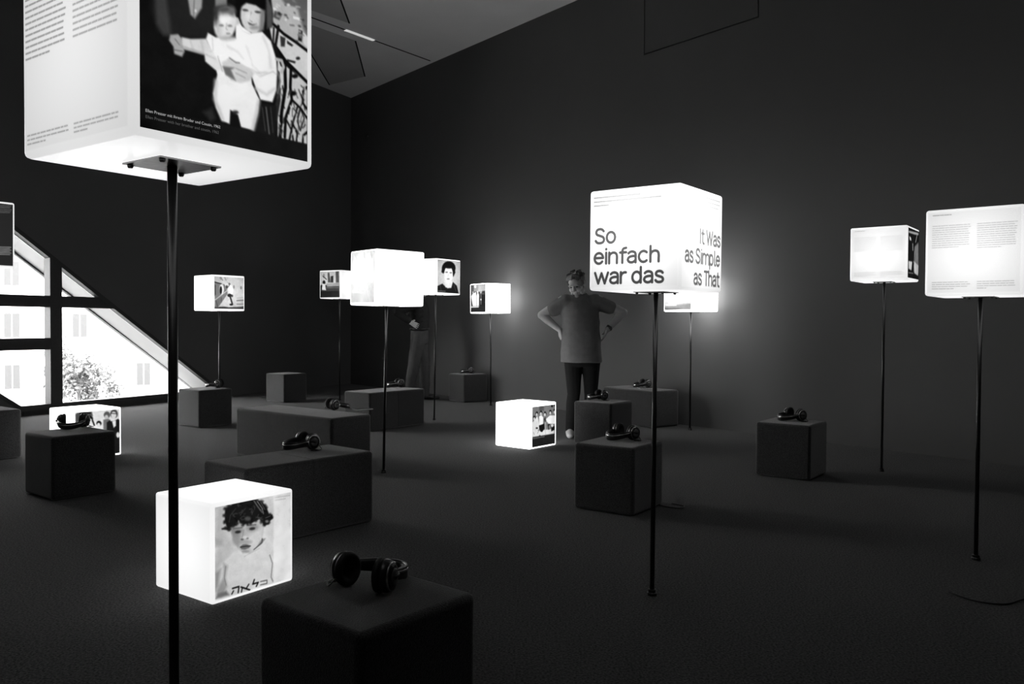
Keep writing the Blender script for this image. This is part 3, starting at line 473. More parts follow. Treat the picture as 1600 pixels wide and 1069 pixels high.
(0.0039,0.30,0.0032,(0.847,0.625,0.827,0.664)),
(0.0063,0.05,0.0031,(0.791,0.697,0.807,0.721)),
(0.0055,0.90,0.0031,(0.787,0.605,0.790,0.649)),
(0.0056,0.30,0.0032,(0.862,0.773,0.837,0.808)),
(0.0031,0.05,0.0031,(0.795,0.620,0.810,0.640)),
(0.0055,0.05,0.0031,(0.773,0.766,0.787,0.779)),
(0.0040,0.90,0.0032,(0.877,0.697,0.873,0.737)),
(0.0031,0.30,0.0031,(0.781,0.647,0.762,0.683)),
(0.0039,0.05,0.0031,(0.770,0.870,0.751,0.907)),
(0.0047,0.30,0.0031,(0.769,0.827,0.786,0.863)),
(0.0032,0.10,0.0032,(0.934,0.649,0.916,0.680)),
(0.0056,0.05,0.0032,(0.916,0.628,0.929,0.664)),
(0.0032,0.30,0.0032,(0.916,0.779,0.894,0.822)),
(0.0063,0.10,0.0032,(0.862,0.710,0.887,0.728)),
(0.0055,0.30,0.0031,(0.785,0.628,0.776,0.659)),
(0.0056,0.30,0.0032,(0.871,0.612,0.891,0.651)),
(0.0055,0.05,0.0031,(0.793,0.614,0.802,0.654)),
(0.0048,0.90,0.0032,(0.930,0.838,0.935,0.859)),
(0.0062,0.90,0.0031,(0.769,0.789,0.779,0.807)),
(0.0048,0.10,0.0032,(0.861,0.677,0.872,0.705)),
(0,0.10,0.0038,(0.656,0.731,0.759,0.720,0.750,0.881,0.601,0.871,0.633,0.793)),
(0.0061,0.42,0.0015,(0.693,0.742,0.712,0.869)),
(0.0038,0.30,0.0015,(0.670,0.747,0.688,0.858)),
(0.0039,0.28,0.0015,(0.721,0.736,0.735,0.857)),
(0,0.06,0.0059,(0.518,0.182,0.580,0.087,0.671,0.062,0.713,0.131,0.736,0.270,0.731,0.333,0.689,0.364,0.670,0.335,0.526,0.371,0.512,0.302)),
(0,0.30,0.0076,(0.694,0.184,0.731,0.248,0.731,0.337,0.698,0.354)),
(0,0.80,0.0061,(0.682,0.290,0.682,0.319,0.675,0.348,0.659,0.374,0.638,0.392,0.614,0.402,0.591,0.401,0.570,0.391,0.554,0.372,0.545,0.347,0.545,0.319,0.552,0.291,0.567,0.265,0.587,0.246,0.611,0.236,0.635,0.236,0.656,0.245,0.673,0.264)),
(0,0.05,0.0044,(0.518,0.241,0.689,0.200,0.684,0.274,0.634,0.260,0.579,0.266,0.537,0.301,0.531,0.355,0.518,0.315)),
(0,0.50,0.0076,(0.661,0.270,0.687,0.269,0.678,0.364,0.652,0.383)),
(0,0.25,0.0030,(0.590,0.299,0.589,0.301,0.585,0.303,0.580,0.305,0.574,0.307,0.568,0.308,0.563,0.309,0.558,0.308,0.555,0.307,0.555,0.306,0.556,0.304,0.559,0.301,0.564,0.299,0.570,0.297,0.576,0.296,0.582,0.296,0.586,0.296,0.589,0.297)),
(0,0.25,0.0030,(0.663,0.285,0.661,0.287,0.658,0.290,0.653,0.292,0.647,0.294,0.640,0.295,0.635,0.295,0.630,0.295,0.627,0.294,0.626,0.292,0.628,0.290,0.631,0.288,0.636,0.286,0.642,0.284,0.649,0.283,0.654,0.282,0.659,0.282,0.662,0.284)),
(0.0045,0.50,0.0015,(0.606,0.302,0.595,0.343,0.611,0.346)),
(0,0.36,0.0022,(0.584,0.354,0.615,0.356,0.641,0.346,0.615,0.364,0.593,0.365)),
(0,0.95,0.0044,(0.518,0.352,0.553,0.385,0.606,0.403,0.670,0.377,0.722,0.408,0.755,0.488,0.760,0.549,0.755,0.643,0.731,0.707,0.660,0.711,0.624,0.644,0.592,0.576,0.517,0.477)),
(0,0.75,0.0037,(0.509,0.354,0.531,0.351,0.544,0.373,0.517,0.396)),
(0.0037,0.80,0.0015,(0.526,0.379,0.557,0.406,0.606,0.411)),
(0.0053,0.78,0.0015,(0.661,0.597,0.736,0.555,0.757,0.565)),
(0.0170,0.70,0.0015,(0.755,0.488,0.789,0.487,0.801,0.515,0.789,0.546)),
(0.0093,0.40,0.0016,(0.764,0.548,0.779,0.591,0.764,0.656)),
(0,0.94,0.0036,(0.367,0.470,0.407,0.479,0.517,0.451,0.566,0.478,0.599,0.574,0.610,0.647,0.653,0.713,0.646,0.775,0.619,0.870,0.547,0.867,0.530,0.814,0.486,0.798,0.482,0.865,0.439,0.859,0.407,0.804,0.393,0.742,0.416,0.650,0.386,0.550,0.357,0.500)),
(0,0.84,0.0042,(0.234,0.528,0.277,0.524,0.357,0.500,0.390,0.548,0.341,0.576,0.238,0.579,0.226,0.558)),
(0,0.85,0.0059,(0.521,0.386,0.513,0.415,0.500,0.441,0.481,0.463,0.460,0.476,0.439,0.480,0.420,0.475,0.407,0.460,0.399,0.438,0.399,0.411,0.406,0.383,0.419,0.357,0.437,0.335,0.458,0.321,0.479,0.316,0.498,0.321,0.512,0.336,0.520,0.358)),
(0,0.30,0.0162,(0.505,0.320,0.502,0.329,0.494,0.338,0.480,0.347,0.464,0.354,0.447,0.360,0.431,0.362,0.418,0.361,0.410,0.357,0.407,0.351,0.410,0.342,0.418,0.333,0.431,0.324,0.447,0.317,0.464,0.311,0.480,0.309,0.494,0.310,0.502,0.313)),
(0,0.20,0.0116,(0.424,0.380,0.424,0.394,0.421,0.407,0.418,0.416,0.413,0.422,0.409,0.424,0.404,0.420,0.401,0.413,0.398,0.401,0.398,0.388,0.399,0.374,0.401,0.362,0.404,0.352,0.409,0.346,0.413,0.344,0.418,0.348,0.421,0.355,0.424,0.367)),
(0,0.40,0.0118,(0.518,0.326,0.516,0.334,0.513,0.341,0.508,0.348,0.502,0.352,0.495,0.354,0.489,0.354,0.484,0.350,0.481,0.345,0.480,0.338,0.481,0.330,0.484,0.322,0.489,0.316,0.495,0.311,0.502,0.309,0.508,0.310,0.513,0.313,0.516,0.319)),
(0,0.72,0.0160,(0.435,0.431,0.434,0.443,0.432,0.453,0.428,0.462,0.424,0.467,0.419,0.468,0.415,0.466,0.411,0.459,0.409,0.450,0.408,0.439,0.409,0.427,0.412,0.417,0.415,0.408,0.419,0.403,0.424,0.402,0.429,0.404,0.432,0.411,0.434,0.420)),
(0,0.66,0.0103,(0.517,0.451,0.515,0.455,0.507,0.461,0.496,0.466,0.482,0.471,0.467,0.476,0.453,0.478,0.441,0.479,0.434,0.478,0.432,0.476,0.434,0.471,0.442,0.466,0.453,0.461,0.467,0.456,0.482,0.451,0.496,0.448,0.507,0.447,0.515,0.448)),
(0,0.92,0.0147,(0.500,0.370,0.498,0.377,0.492,0.384,0.483,0.391,0.472,0.396,0.460,0.400,0.449,0.401,0.440,0.400,0.434,0.396,0.432,0.391,0.434,0.384,0.440,0.377,0.449,0.371,0.460,0.365,0.472,0.361,0.483,0.360,0.492,0.361,0.498,0.365)),
(0,0.40,0.0044,(0.451,0.411,0.450,0.413,0.448,0.415,0.445,0.417,0.441,0.418,0.436,0.420,0.432,0.420,0.429,0.420,0.427,0.420,0.426,0.419,0.427,0.417,0.429,0.415,0.432,0.413,0.436,0.411,0.441,0.410,0.445,0.409,0.448,0.409,0.450,0.410)),
(0,0.40,0.0044,(0.497,0.399,0.496,0.401,0.494,0.403,0.491,0.405,0.487,0.406,0.482,0.408,0.479,0.408,0.475,0.408,0.473,0.408,0.473,0.406,0.473,0.405,0.475,0.403,0.479,0.401,0.482,0.399,0.487,0.398,0.491,0.397,0.494,0.397,0.496,0.398)),
(0.0036,0.60,0.0015,(0.467,0.396,0.464,0.425,0.474,0.425)),
(0,0.50,0.0037,(0.488,0.438,0.487,0.440,0.485,0.441,0.482,0.443,0.478,0.445,0.474,0.446,0.470,0.447,0.467,0.447,0.465,0.446,0.464,0.445,0.465,0.444,0.467,0.442,0.470,0.440,0.474,0.439,0.478,0.438,0.482,0.437,0.485,0.437,0.487,0.437)),
(0,0.66,0.0041,(0.177,0.534,0.215,0.520,0.234,0.535,0.238,0.569,0.247,0.587,0.234,0.615,0.196,0.612,0.192,0.582,0.171,0.560)),
(0.0028,0.30,0.0014,(0.200,0.545,0.222,0.566)),
(0.0028,0.25,0.0014,(0.192,0.595,0.238,0.590)),
(0,0.86,0.0043,(0.345,0.561,0.390,0.548,0.427,0.582,0.444,0.625,0.406,0.631,0.353,0.605)),
(0.0043,0.62,0.0014,(0.419,0.562,0.444,0.628)),
(0,0.78,0.0058,(0.440,0.586,0.482,0.553,0.539,0.564,0.588,0.570,0.624,0.591,0.597,0.635,0.543,0.659,0.491,0.657,0.457,0.632)),
(0.0044,0.35,0.0015,(0.482,0.554,0.517,0.567,0.539,0.563)),
(0,0.40,0.0058,(0.444,0.603,0.508,0.594,0.491,0.609,0.517,0.654,0.461,0.639)),
(0.0036,0.75,0.0014,(0.390,0.484,0.394,0.547)),
(0.0038,0.85,0.0015,(0.661,0.604,0.615,0.585,0.606,0.527)),
(0.0105,0.84,0.0105,(0.579,0.475,0.615,0.555,0.661,0.589)),
(0.0122,0.84,0.0107,(0.679,0.401,0.712,0.461,0.721,0.535)),
(0.0106,0.78,0.0106,(0.633,0.664,0.698,0.679,0.745,0.638)),
(0.0130,0.76,0.0116,(0.408,0.681,0.402,0.769,0.444,0.850)),
(0.0137,0.74,0.0122,(0.649,0.721,0.637,0.792,0.616,0.864)),
(0.0056,0.74,0.0084,(0.277,0.531,0.289,0.567)),
(0.0057,0.74,0.0085,(0.333,0.516,0.342,0.565)),
(0.0070,0.60,0.0070,(0.234,0.570,0.341,0.572)),
(0.0073,0.82,0.0088,(0.474,0.504,0.526,0.512,0.561,0.539)),
(0.0060,0.76,0.0060,(0.597,0.575,0.642,0.586,0.698,0.568)),
(0.0037,0.55,0.0030,(0.517,0.595,0.579,0.602)),
(0.0037,0.55,0.0030,(0.517,0.617,0.570,0.627)),
(0.0057,0.72,0.0057,(0.357,0.572,0.406,0.580)),
(0,0.55,0.0091,(0.654,0.362,0.652,0.365,0.647,0.369,0.640,0.374,0.631,0.377,0.621,0.380,0.612,0.382,0.605,0.382,0.601,0.380,0.599,0.378,0.601,0.374,0.605,0.370,0.612,0.366,0.621,0.362,0.631,0.359,0.640,0.358,0.647,0.358,0.652,0.359)),
(0,0.86,0.0105,(0.604,0.325,0.603,0.332,0.601,0.339,0.596,0.344,0.591,0.348,0.585,0.350,0.580,0.349,0.576,0.346,0.573,0.341,0.572,0.335,0.573,0.328,0.576,0.321,0.580,0.316,0.585,0.312,0.591,0.310,0.596,0.311,0.601,0.314,0.603,0.319)),
(0,0.16,0.0059,(0.532,0.800,0.531,0.804,0.528,0.807,0.523,0.810,0.518,0.812,0.512,0.814,0.506,0.814,0.501,0.813,0.498,0.811,0.497,0.808,0.498,0.805,0.501,0.801,0.506,0.798,0.512,0.796,0.518,0.795,0.523,0.795,0.528,0.796,0.531,0.798)),
(0,0.16,0.0107,(0.340,0.840,0.389,0.808,0.405,0.855,0.381,0.874)),
(0,0.09,0.0022,(0.431,0.875,0.952,0.875,0.952,0.972,0.029,0.967,0.030,0.886,0.198,0.880))]
PICS['L1']=[(0,0.93,0.0000,(-0.054,-0.041,1.081,-0.070,1.081,1.136,-0.057,0.973)),
(0,0.86,0.0000,(0.035,-0.094,0.737,0.023,0.736,0.957,0.032,0.943)),
(0,0.74,0.0408,(0.035,0.029,0.132,0.032,0.163,0.286,0.291,0.508,0.130,0.610,0.036,0.670)),
(0,0.66,0.0191,(0.034,0.342,0.115,0.373,0.130,0.431,0.034,0.424)),
(0,0.84,0.0201,(0.594,0.057,0.733,0.059,0.733,0.489,0.628,0.409)),
(0,0.84,0.0109,(0.048,0.701,0.130,0.597,0.258,0.529,0.356,0.572,0.456,0.573,0.619,0.487,0.697,0.540,0.736,0.636,0.736,0.965,0.043,0.946)),
(0,0.60,0.0218,(0.033,0.683,0.098,0.658,0.067,0.815,0.032,0.861)),
(0,0.62,0.0193,(0.130,0.610,0.178,0.649,0.153,0.754,0.169,0.855,0.113,0.937,0.043,0.939,0.048,0.865,0.130,0.748)),
(0,0.45,0.0137,(0.043,0.939,0.193,0.944,0.161,0.894,0.066,0.897)),
(0.0083,0.50,0.0028,(0.154,0.644,0.138,0.750,0.161,0.839)),
(0.0131,0.55,0.0029,(0.689,0.654,0.724,0.750,0.706,0.891,0.729,0.941)),
(0.0085,0.74,0.0028,(0.373,0.597,0.558,0.553)),
(0,0.72,0.0083,(0.211,0.247,0.275,0.225,0.390,0.219,0.576,0.262,0.619,0.335,0.593,0.460,0.507,0.549,0.439,0.581,0.356,0.562,0.291,0.487,0.239,0.385)),
(0,0.58,0.0194,(0.211,0.254,0.275,0.253,0.324,0.375,0.299,0.482,0.239,0.385)),
(0,0.80,0.0198,(0.406,0.420,0.507,0.370,0.602,0.346,0.593,0.460,0.507,0.549,0.456,0.559)),
(0,0.50,0.0086,(0.516,0.543,0.593,0.460,0.636,0.469,0.584,0.515)),
(0.0086,0.20,0.0029,(0.490,0.552,0.593,0.500,0.593,0.460)),
(0,0.56,0.0225,(0.359,0.324,0.357,0.334,0.347,0.343,0.331,0.349,0.311,0.350,0.288,0.349,0.266,0.343,0.248,0.335,0.236,0.324,0.230,0.313,0.232,0.303,0.242,0.294,0.258,0.289,0.278,0.287,0.301,0.288,0.323,0.294,0.341,0.302,0.354,0.313)),
(0,0.56,0.0229,(0.537,0.325,0.535,0.336,0.525,0.345,0.508,0.350,0.487,0.352,0.464,0.351,0.441,0.345,0.423,0.336,0.410,0.326,0.404,0.315,0.406,0.304,0.416,0.295,0.433,0.290,0.454,0.288,0.477,0.289,0.499,0.295,0.518,0.303,0.532,0.314)),
(0,0.16,0.0084,(0.332,0.333,0.330,0.338,0.325,0.342,0.317,0.344,0.306,0.345,0.294,0.344,0.283,0.341,0.273,0.337,0.267,0.333,0.264,0.328,0.265,0.323,0.270,0.319,0.279,0.317,0.290,0.316,0.301,0.317,0.313,0.319,0.322,0.323,0.329,0.328)),
(0,0.16,0.0086,(0.505,0.334,0.504,0.339,0.499,0.343,0.490,0.345,0.479,0.346,0.466,0.345,0.455,0.342,0.445,0.338,0.438,0.334,0.435,0.328,0.437,0.324,0.442,0.320,0.451,0.317,0.462,0.317,0.474,0.317,0.486,0.320,0.496,0.324,0.502,0.329)),
(0,0.62,0.0199,(0.465,0.468,0.459,0.474,0.441,0.476,0.415,0.475,0.382,0.470,0.348,0.463,0.315,0.453,0.289,0.443,0.272,0.434,0.267,0.426,0.272,0.420,0.289,0.418,0.315,0.419,0.348,0.424,0.382,0.431,0.415,0.440,0.441,0.450,0.459,0.460)),
(0,0.60,0.0224,(0.311,0.421,0.308,0.435,0.302,0.447,0.292,0.454,0.281,0.456,0.268,0.454,0.257,0.446,0.247,0.435,0.241,0.421,0.239,0.406,0.241,0.392,0.247,0.381,0.257,0.374,0.269,0.371,0.281,0.374,0.293,0.381,0.302,0.393,0.308,0.406)),
(0.0097,0.40,0.0028,(0.243,0.286,0.349,0.296)),
(0.0099,0.35,0.0028,(0.415,0.288,0.516,0.298)),
(0.0113,0.60,0.0028,(0.370,0.328,0.348,0.394)),
(0,0.36,0.0056,(0.366,0.420,0.365,0.424,0.362,0.426,0.357,0.427,0.351,0.427,0.345,0.426,0.339,0.423,0.334,0.420,0.331,0.416,0.330,0.413,0.331,0.410,0.334,0.407,0.339,0.406,0.345,0.406,0.351,0.408,0.357,0.410,0.362,0.413,0.365,0.417)),
(0,0.40,0.0057,(0.426,0.422,0.425,0.424,0.422,0.426,0.418,0.427,0.413,0.427,0.407,0.426,0.401,0.424,0.397,0.421,0.394,0.418,0.393,0.415,0.394,0.412,0.397,0.410,0.401,0.409,0.407,0.409,0.413,0.411,0.418,0.413,0.422,0.415,0.425,0.419)),
(0,0.82,0.0085,(0.408,0.407,0.406,0.411,0.402,0.414,0.395,0.416,0.386,0.416,0.377,0.414,0.368,0.410,0.361,0.406,0.357,0.401,0.355,0.396,0.357,0.391,0.361,0.388,0.368,0.386,0.377,0.386,0.386,0.388,0.395,0.392,0.402,0.396,0.406,0.401)),
(0,0.40,0.0056,(0.320,0.487,0.356,0.470,0.398,0.475,0.453,0.504,0.431,0.522,0.381,0.528,0.340,0.516)),
(0.0084,0.12,0.0028,(0.327,0.491,0.390,0.495,0.448,0.506)),
(0,0.58,0.0085,(0.433,0.557,0.430,0.560,0.423,0.562,0.411,0.561,0.397,0.560,0.382,0.556,0.368,0.552,0.356,0.547,0.349,0.542,0.346,0.537,0.349,0.534,0.356,0.532,0.368,0.532,0.382,0.534,0.397,0.537,0.411,0.542,0.423,0.547,0.430,0.552)),
(0,0.10,0.0069,(0.150,0.063,0.195,0.044,0.292,0.036,0.491,0.028,0.594,0.071,0.654,0.154,0.680,0.217,0.724,0.232,0.730,0.270,0.689,0.298,0.680,0.325,0.619,0.332,0.585,0.285,0.559,0.251,0.516,0.258,0.457,0.277,0.407,0.262,0.365,0.274,0.332,0.243,0.304,0.214,0.283,0.262,0.239,0.263,0.210,0.268,0.202,0.301,0.147,0.276,0.112,0.269,0.107,0.255,0.166,0.252,0.147,0.194,0.144,0.131)),
(0,0.15,0.0124,(0.129,0.067,0.129,0.062,0.132,0.057,0.137,0.053,0.144,0.051,0.152,0.051,0.160,0.053,0.167,0.056,0.172,0.060,0.175,0.066,0.175,0.071,0.172,0.076,0.167,0.079,0.160,0.081,0.152,0.082,0.144,0.080,0.137,0.077,0.132,0.072)),
(0,0.16,0.0125,(0.209,0.052,0.206,0.056,0.200,0.057,0.193,0.057,0.184,0.054,0.176,0.050,0.169,0.045,0.164,0.039,0.161,0.034,0.162,0.029,0.165,0.025,0.171,0.024,0.178,0.024,0.187,0.027,0.195,0.031,0.202,0.036,0.207,0.042,0.210,0.048)),
(0,0.08,0.0125,(0.258,0.048,0.254,0.050,0.248,0.050,0.242,0.048,0.235,0.044,0.230,0.039,0.226,0.034,0.223,0.028,0.223,0.023,0.225,0.020,0.229,0.018,0.235,0.018,0.241,0.020,0.248,0.023,0.253,0.028,0.258,0.034,0.260,0.040,0.260,0.044)),
(0,0.15,0.0126,(0.309,0.053,0.306,0.055,0.301,0.056,0.293,0.055,0.286,0.052,0.278,0.047,0.271,0.042,0.267,0.037,0.264,0.032,0.265,0.028,0.268,0.026,0.273,0.025,0.280,0.026,0.288,0.029,0.296,0.033,0.303,0.039,0.307,0.044,0.310,0.049)),
(0,0.10,0.0126,(0.356,0.039,0.351,0.041,0.345,0.043,0.339,0.042,0.334,0.040,0.329,0.036,0.326,0.031,0.326,0.026,0.327,0.021,0.330,0.017,0.334,0.014,0.340,0.013,0.346,0.013,0.351,0.016,0.356,0.019,0.359,0.024,0.360,0.029,0.359,0.034)),
(0,0.13,0.0127,(0.389,0.050,0.384,0.046,0.381,0.041,0.381,0.035,0.382,0.030,0.385,0.026,0.390,0.024,0.396,0.023,0.403,0.024,0.409,0.027,0.413,0.032,0.416,0.037,0.417,0.043,0.416,0.048,0.412,0.052,0.407,0.054,0.401,0.055,0.395,0.053)),
(0,0.16,0.0128,(0.448,0.053,0.442,0.054,0.435,0.053,0.428,0.050,0.422,0.045,0.417,0.039,0.414,0.032,0.414,0.025,0.416,0.020,0.420,0.017,0.426,0.015,0.433,0.017,0.440,0.020,0.446,0.025,0.451,0.031,0.454,0.038,0.454,0.045,0.452,0.050)),
(0,0.11,0.0128,(0.482,0.034,0.478,0.031,0.475,0.027,0.474,0.022,0.474,0.017,0.476,0.012,0.479,0.008,0.484,0.006,0.489,0.005,0.493,0.006,0.498,0.009,0.500,0.013,0.502,0.018,0.501,0.023,0.499,0.028,0.496,0.032,0.492,0.034,0.487,0.035)),
(0,0.16,0.0129,(0.533,0.066,0.528,0.065,0.524,0.062,0.521,0.057,0.519,0.052,0.518,0.046,0.519,0.041,0.522,0.037,0.526,0.035,0.531,0.035,0.535,0.036,0.540,0.039,0.543,0.044,0.545,0.049,0.545,0.055,0.544,0.060,0.542,0.064,0.538,0.066)),
(0,0.17,0.0130,(0.612,0.074,0.611,0.078,0.606,0.080,0.600,0.081,0.592,0.081,0.583,0.079,0.575,0.076,0.569,0.072,0.565,0.067,0.564,0.063,0.566,0.060,0.571,0.057,0.577,0.056,0.585,0.057,0.594,0.059,0.601,0.062,0.607,0.066,0.611,0.070)),
(0,0.11,0.0130,(0.624,0.132,0.618,0.129,0.614,0.125,0.611,0.120,0.611,0.115,0.612,0.110,0.616,0.107,0.621,0.105,0.626,0.104,0.632,0.106,0.638,0.109,0.642,0.113,0.645,0.118,0.645,0.123,0.644,0.128,0.641,0.131,0.636,0.133,0.630,0.134)),
(0,0.10,0.0130,(0.630,0.152,0.626,0.147,0.625,0.141,0.625,0.136,0.628,0.131,0.633,0.128,0.639,0.127,0.646,0.128,0.652,0.131,0.658,0.135,0.661,0.140,0.663,0.146,0.662,0.151,0.659,0.155,0.654,0.158,0.648,0.160,0.642,0.159,0.635,0.156)),
(0,0.13,0.0130,(0.675,0.233,0.672,0.229,0.672,0.225,0.674,0.220,0.678,0.217,0.683,0.214,0.688,0.213,0.694,0.213,0.700,0.215,0.704,0.218,0.706,0.222,0.706,0.226,0.704,0.231,0.701,0.235,0.696,0.237,0.690,0.238,0.684,0.238,0.679,0.236)),
(0,0.08,0.0131,(0.681,0.260,0.681,0.254,0.685,0.249,0.691,0.246,0.699,0.244,0.708,0.245,0.717,0.247,0.725,0.251,0.730,0.256,0.733,0.262,0.732,0.267,0.729,0.272,0.723,0.276,0.715,0.277,0.705,0.277,0.697,0.274,0.689,0.270,0.683,0.265)),
(0,0.11,0.0130,(0.649,0.307,0.649,0.301,0.652,0.296,0.656,0.292,0.663,0.290,0.671,0.290,0.678,0.292,0.685,0.296,0.691,0.300,0.694,0.306,0.694,0.312,0.691,0.317,0.687,0.320,0.680,0.322,0.672,0.323,0.664,0.321,0.658,0.317,0.652,0.312)),
(0,0.09,0.0130,(0.636,0.334,0.633,0.336,0.628,0.337,0.622,0.337,0.616,0.334,0.610,0.331,0.605,0.326,0.602,0.322,0.601,0.317,0.602,0.313,0.605,0.311,0.610,0.310,0.616,0.310,0.622,0.313,0.628,0.316,0.633,0.321,0.636,0.326,0.637,0.330)),
(0,0.17,0.0129,(0.577,0.300,0.573,0.297,0.569,0.293,0.567,0.288,0.566,0.283,0.566,0.278,0.569,0.273,0.572,0.270,0.577,0.268,0.581,0.269,0.586,0.271,0.590,0.275,0.592,0.280,0.593,0.285,0.593,0.291,0.590,0.295,0.587,0.298,0.582,0.300)),
(0,0.12,0.0129,(0.518,0.270,0.512,0.269,0.505,0.266,0.500,0.261,0.496,0.255,0.494,0.249,0.494,0.242,0.497,0.237,0.501,0.234,0.507,0.232,0.514,0.233,0.520,0.236,0.526,0.241,0.530,0.247,0.532,0.254,0.531,0.260,0.529,0.265,0.524,0.269)),
(0,0.16,0.0128,(0.462,0.284,0.459,0.287,0.455,0.289,0.449,0.289,0.444,0.287,0.438,0.284,0.434,0.280,0.431,0.276,0.430,0.271,0.431,0.267,0.434,0.264,0.439,0.262,0.444,0.262,0.450,0.264,0.455,0.267,0.460,0.271,0.462,0.275,0.463,0.280)),
(0,0.09,0.0127,(0.415,0.286,0.409,0.285,0.403,0.281,0.398,0.275,0.395,0.269,0.393,0.262,0.393,0.255,0.396,0.250,0.400,0.246,0.405,0.245,0.411,0.247,0.417,0.250,0.422,0.256,0.425,0.262,0.427,0.269,0.427,0.276,0.424,0.281,0.420,0.285)),
(0,0.17,0.0126,(0.341,0.276,0.339,0.271,0.340,0.267,0.343,0.263,0.347,0.260,0.353,0.259,0.359,0.259,0.365,0.261,0.370,0.264,0.373,0.268,0.374,0.273,0.374,0.277,0.371,0.281,0.366,0.284,0.361,0.285,0.355,0.285,0.349,0.283,0.344,0.280)),
(0,0.12,0.0126,(0.344,0.251,0.339,0.252,0.333,0.251,0.327,0.248,0.322,0.244,0.317,0.238,0.315,0.232,0.315,0.227,0.316,0.222,0.320,0.219,0.325,0.218,0.331,0.219,0.337,0.222,0.343,0.226,0.347,0.232,0.350,0.237,0.350,0.243,0.348,0.248)),
(0,0.16,0.0126,(0.281,0.256,0.276,0.252,0.272,0.247,0.270,0.241,0.271,0.235,0.273,0.230,0.277,0.227,0.283,0.225,0.289,0.225,0.295,0.228,0.301,0.232,0.304,0.237,0.306,0.242,0.306,0.248,0.303,0.253,0.299,0.257,0.293,0.258,0.287,0.258)),
(0,0.15,0.0125,(0.226,0.263,0.225,0.259,0.226,0.255,0.229,0.252,0.233,0.250,0.238,0.249,0.244,0.249,0.249,0.251,0.253,0.254,0.256,0.258,0.257,0.262,0.256,0.266,0.253,0.269,0.249,0.271,0.244,0.272,0.238,0.271,0.233,0.270,0.229,0.267)),
(0,0.14,0.0124,(0.182,0.295,0.179,0.290,0.179,0.285,0.181,0.279,0.185,0.274,0.191,0.270,0.198,0.268,0.205,0.268,0.212,0.270,0.217,0.273,0.219,0.278,0.220,0.283,0.218,0.289,0.213,0.294,0.207,0.298,0.200,0.300,0.193,0.300,0.187,0.298)),
(0,0.15,0.0124,(0.142,0.270,0.138,0.266,0.136,0.261,0.136,0.257,0.138,0.252,0.142,0.248,0.146,0.246,0.151,0.245,0.157,0.246,0.161,0.249,0.165,0.252,0.167,0.257,0.167,0.262,0.165,0.267,0.161,0.270,0.157,0.273,0.152,0.273,0.146,0.272)),
(0,0.08,0.0124,(0.139,0.218,0.134,0.215,0.131,0.211,0.128,0.205,0.128,0.198,0.129,0.192,0.132,0.186,0.136,0.183,0.140,0.181,0.145,0.181,0.150,0.184,0.154,0.188,0.156,0.194,0.157,0.201,0.156,0.207,0.153,0.213,0.149,0.217,0.144,0.218)),
(0,0.14,0.0124,(0.124,0.140,0.121,0.135,0.121,0.129,0.123,0.124,0.126,0.120,0.132,0.118,0.138,0.117,0.144,0.118,0.150,0.121,0.154,0.126,0.157,0.131,0.158,0.136,0.156,0.141,0.152,0.145,0.147,0.148,0.141,0.149,0.134,0.147,0.129,0.144)),
(0.0070,0.27,0.0056,(0.334,0.162,0.334,0.143,0.349,0.131)),
(0.0070,0.27,0.0056,(0.336,0.192,0.352,0.181,0.375,0.185)),
(0.0072,0.30,0.0058,(0.600,0.259,0.576,0.252,0.561,0.233)),
(0.0072,0.27,0.0058,(0.602,0.145,0.585,0.157,0.561,0.154)),
(0.0070,0.27,0.0056,(0.308,0.075,0.298,0.055,0.305,0.038)),
(0.0070,0.27,0.0056,(0.262,0.168,0.243,0.156,0.238,0.136)),
(0.0070,0.22,0.0056,(0.316,0.146,0.332,0.134,0.356,0.138)),
(0.0071,0.27,0.0057,(0.491,0.099,0.503,0.118,0.498,0.137)),
(0.0071,0.05,0.0057,(0.450,0.114,0.450,0.096,0.469,0.085)),
(0.0071,0.05,0.0057,(0.452,0.095,0.429,0.094,0.410,0.079)),
(0.0070,0.05,0.0056,(0.261,0.185,0.278,0.201,0.280,0.221)),
(0.0071,0.22,0.0056,(0.390,0.159,0.370,0.165,0.349,0.155)),
(0.0070,0.05,0.0056,(0.349,0.161,0.329,0.146,0.324,0.125)),
(0.0071,0.22,0.0057,(0.489,0.151,0.476,0.164,0.452,0.163)),
(0.0072,0.30,0.0057,(0.547,0.235,0.538,0.215,0.549,0.199)),
(0.0070,0.04,0.0056,(0.346,0.075,0.328,0.059,0.328,0.039)),
(0.0070,0.22,0.0056,(0.313,0.139,0.336,0.137,0.355,0.151)),
(0.0072,0.30,0.0058,(0.592,0.236,0.571,0.242,0.547,0.232)),
(0.0071,0.30,0.0057,(0.457,0.144,0.472,0.162,0.469,0.182)),
(0.0070,0.05,0.0056,(0.349,0.141,0.357,0.161,0.346,0.176)),
(0.0071,0.04,0.0057,(0.444,0.139,0.462,0.131,0.486,0.138)),
(0.0070,0.30,0.0056,(0.349,0.119,0.369,0.112,0.392,0.122)),
(0.0070,0.27,0.0056,(0.251,0.145,0.269,0.136,0.292,0.143)),
(0.0070,0.27,0.0056,(0.369,0.218,0.345,0.215,0.329,0.198)),
(0.0072,0.05,0.0058,(0.599,0.171,0.621,0.171,0.642,0.186)),
(0.0071,0.27,0.0057,(0.437,0.125,0.461,0.126,0.479,0.142)),
(0.0070,0.22,0.0056,(0.295,0.064,0.318,0.061,0.338,0.073)),
(0.0071,0.04,0.0056,(0.394,0.121,0.372,0.119,0.354,0.104)),
(0.0071,0.04,0.0057,(0.465,0.234,0.465,0.254,0.448,0.265)),
(0.0071,0.30,0.0057,(0.516,0.223,0.540,0.229,0.555,0.248)),
(0.0085,0.50,0.0057,(0.491,0.046,0.542,0.119,0.593,0.186)),
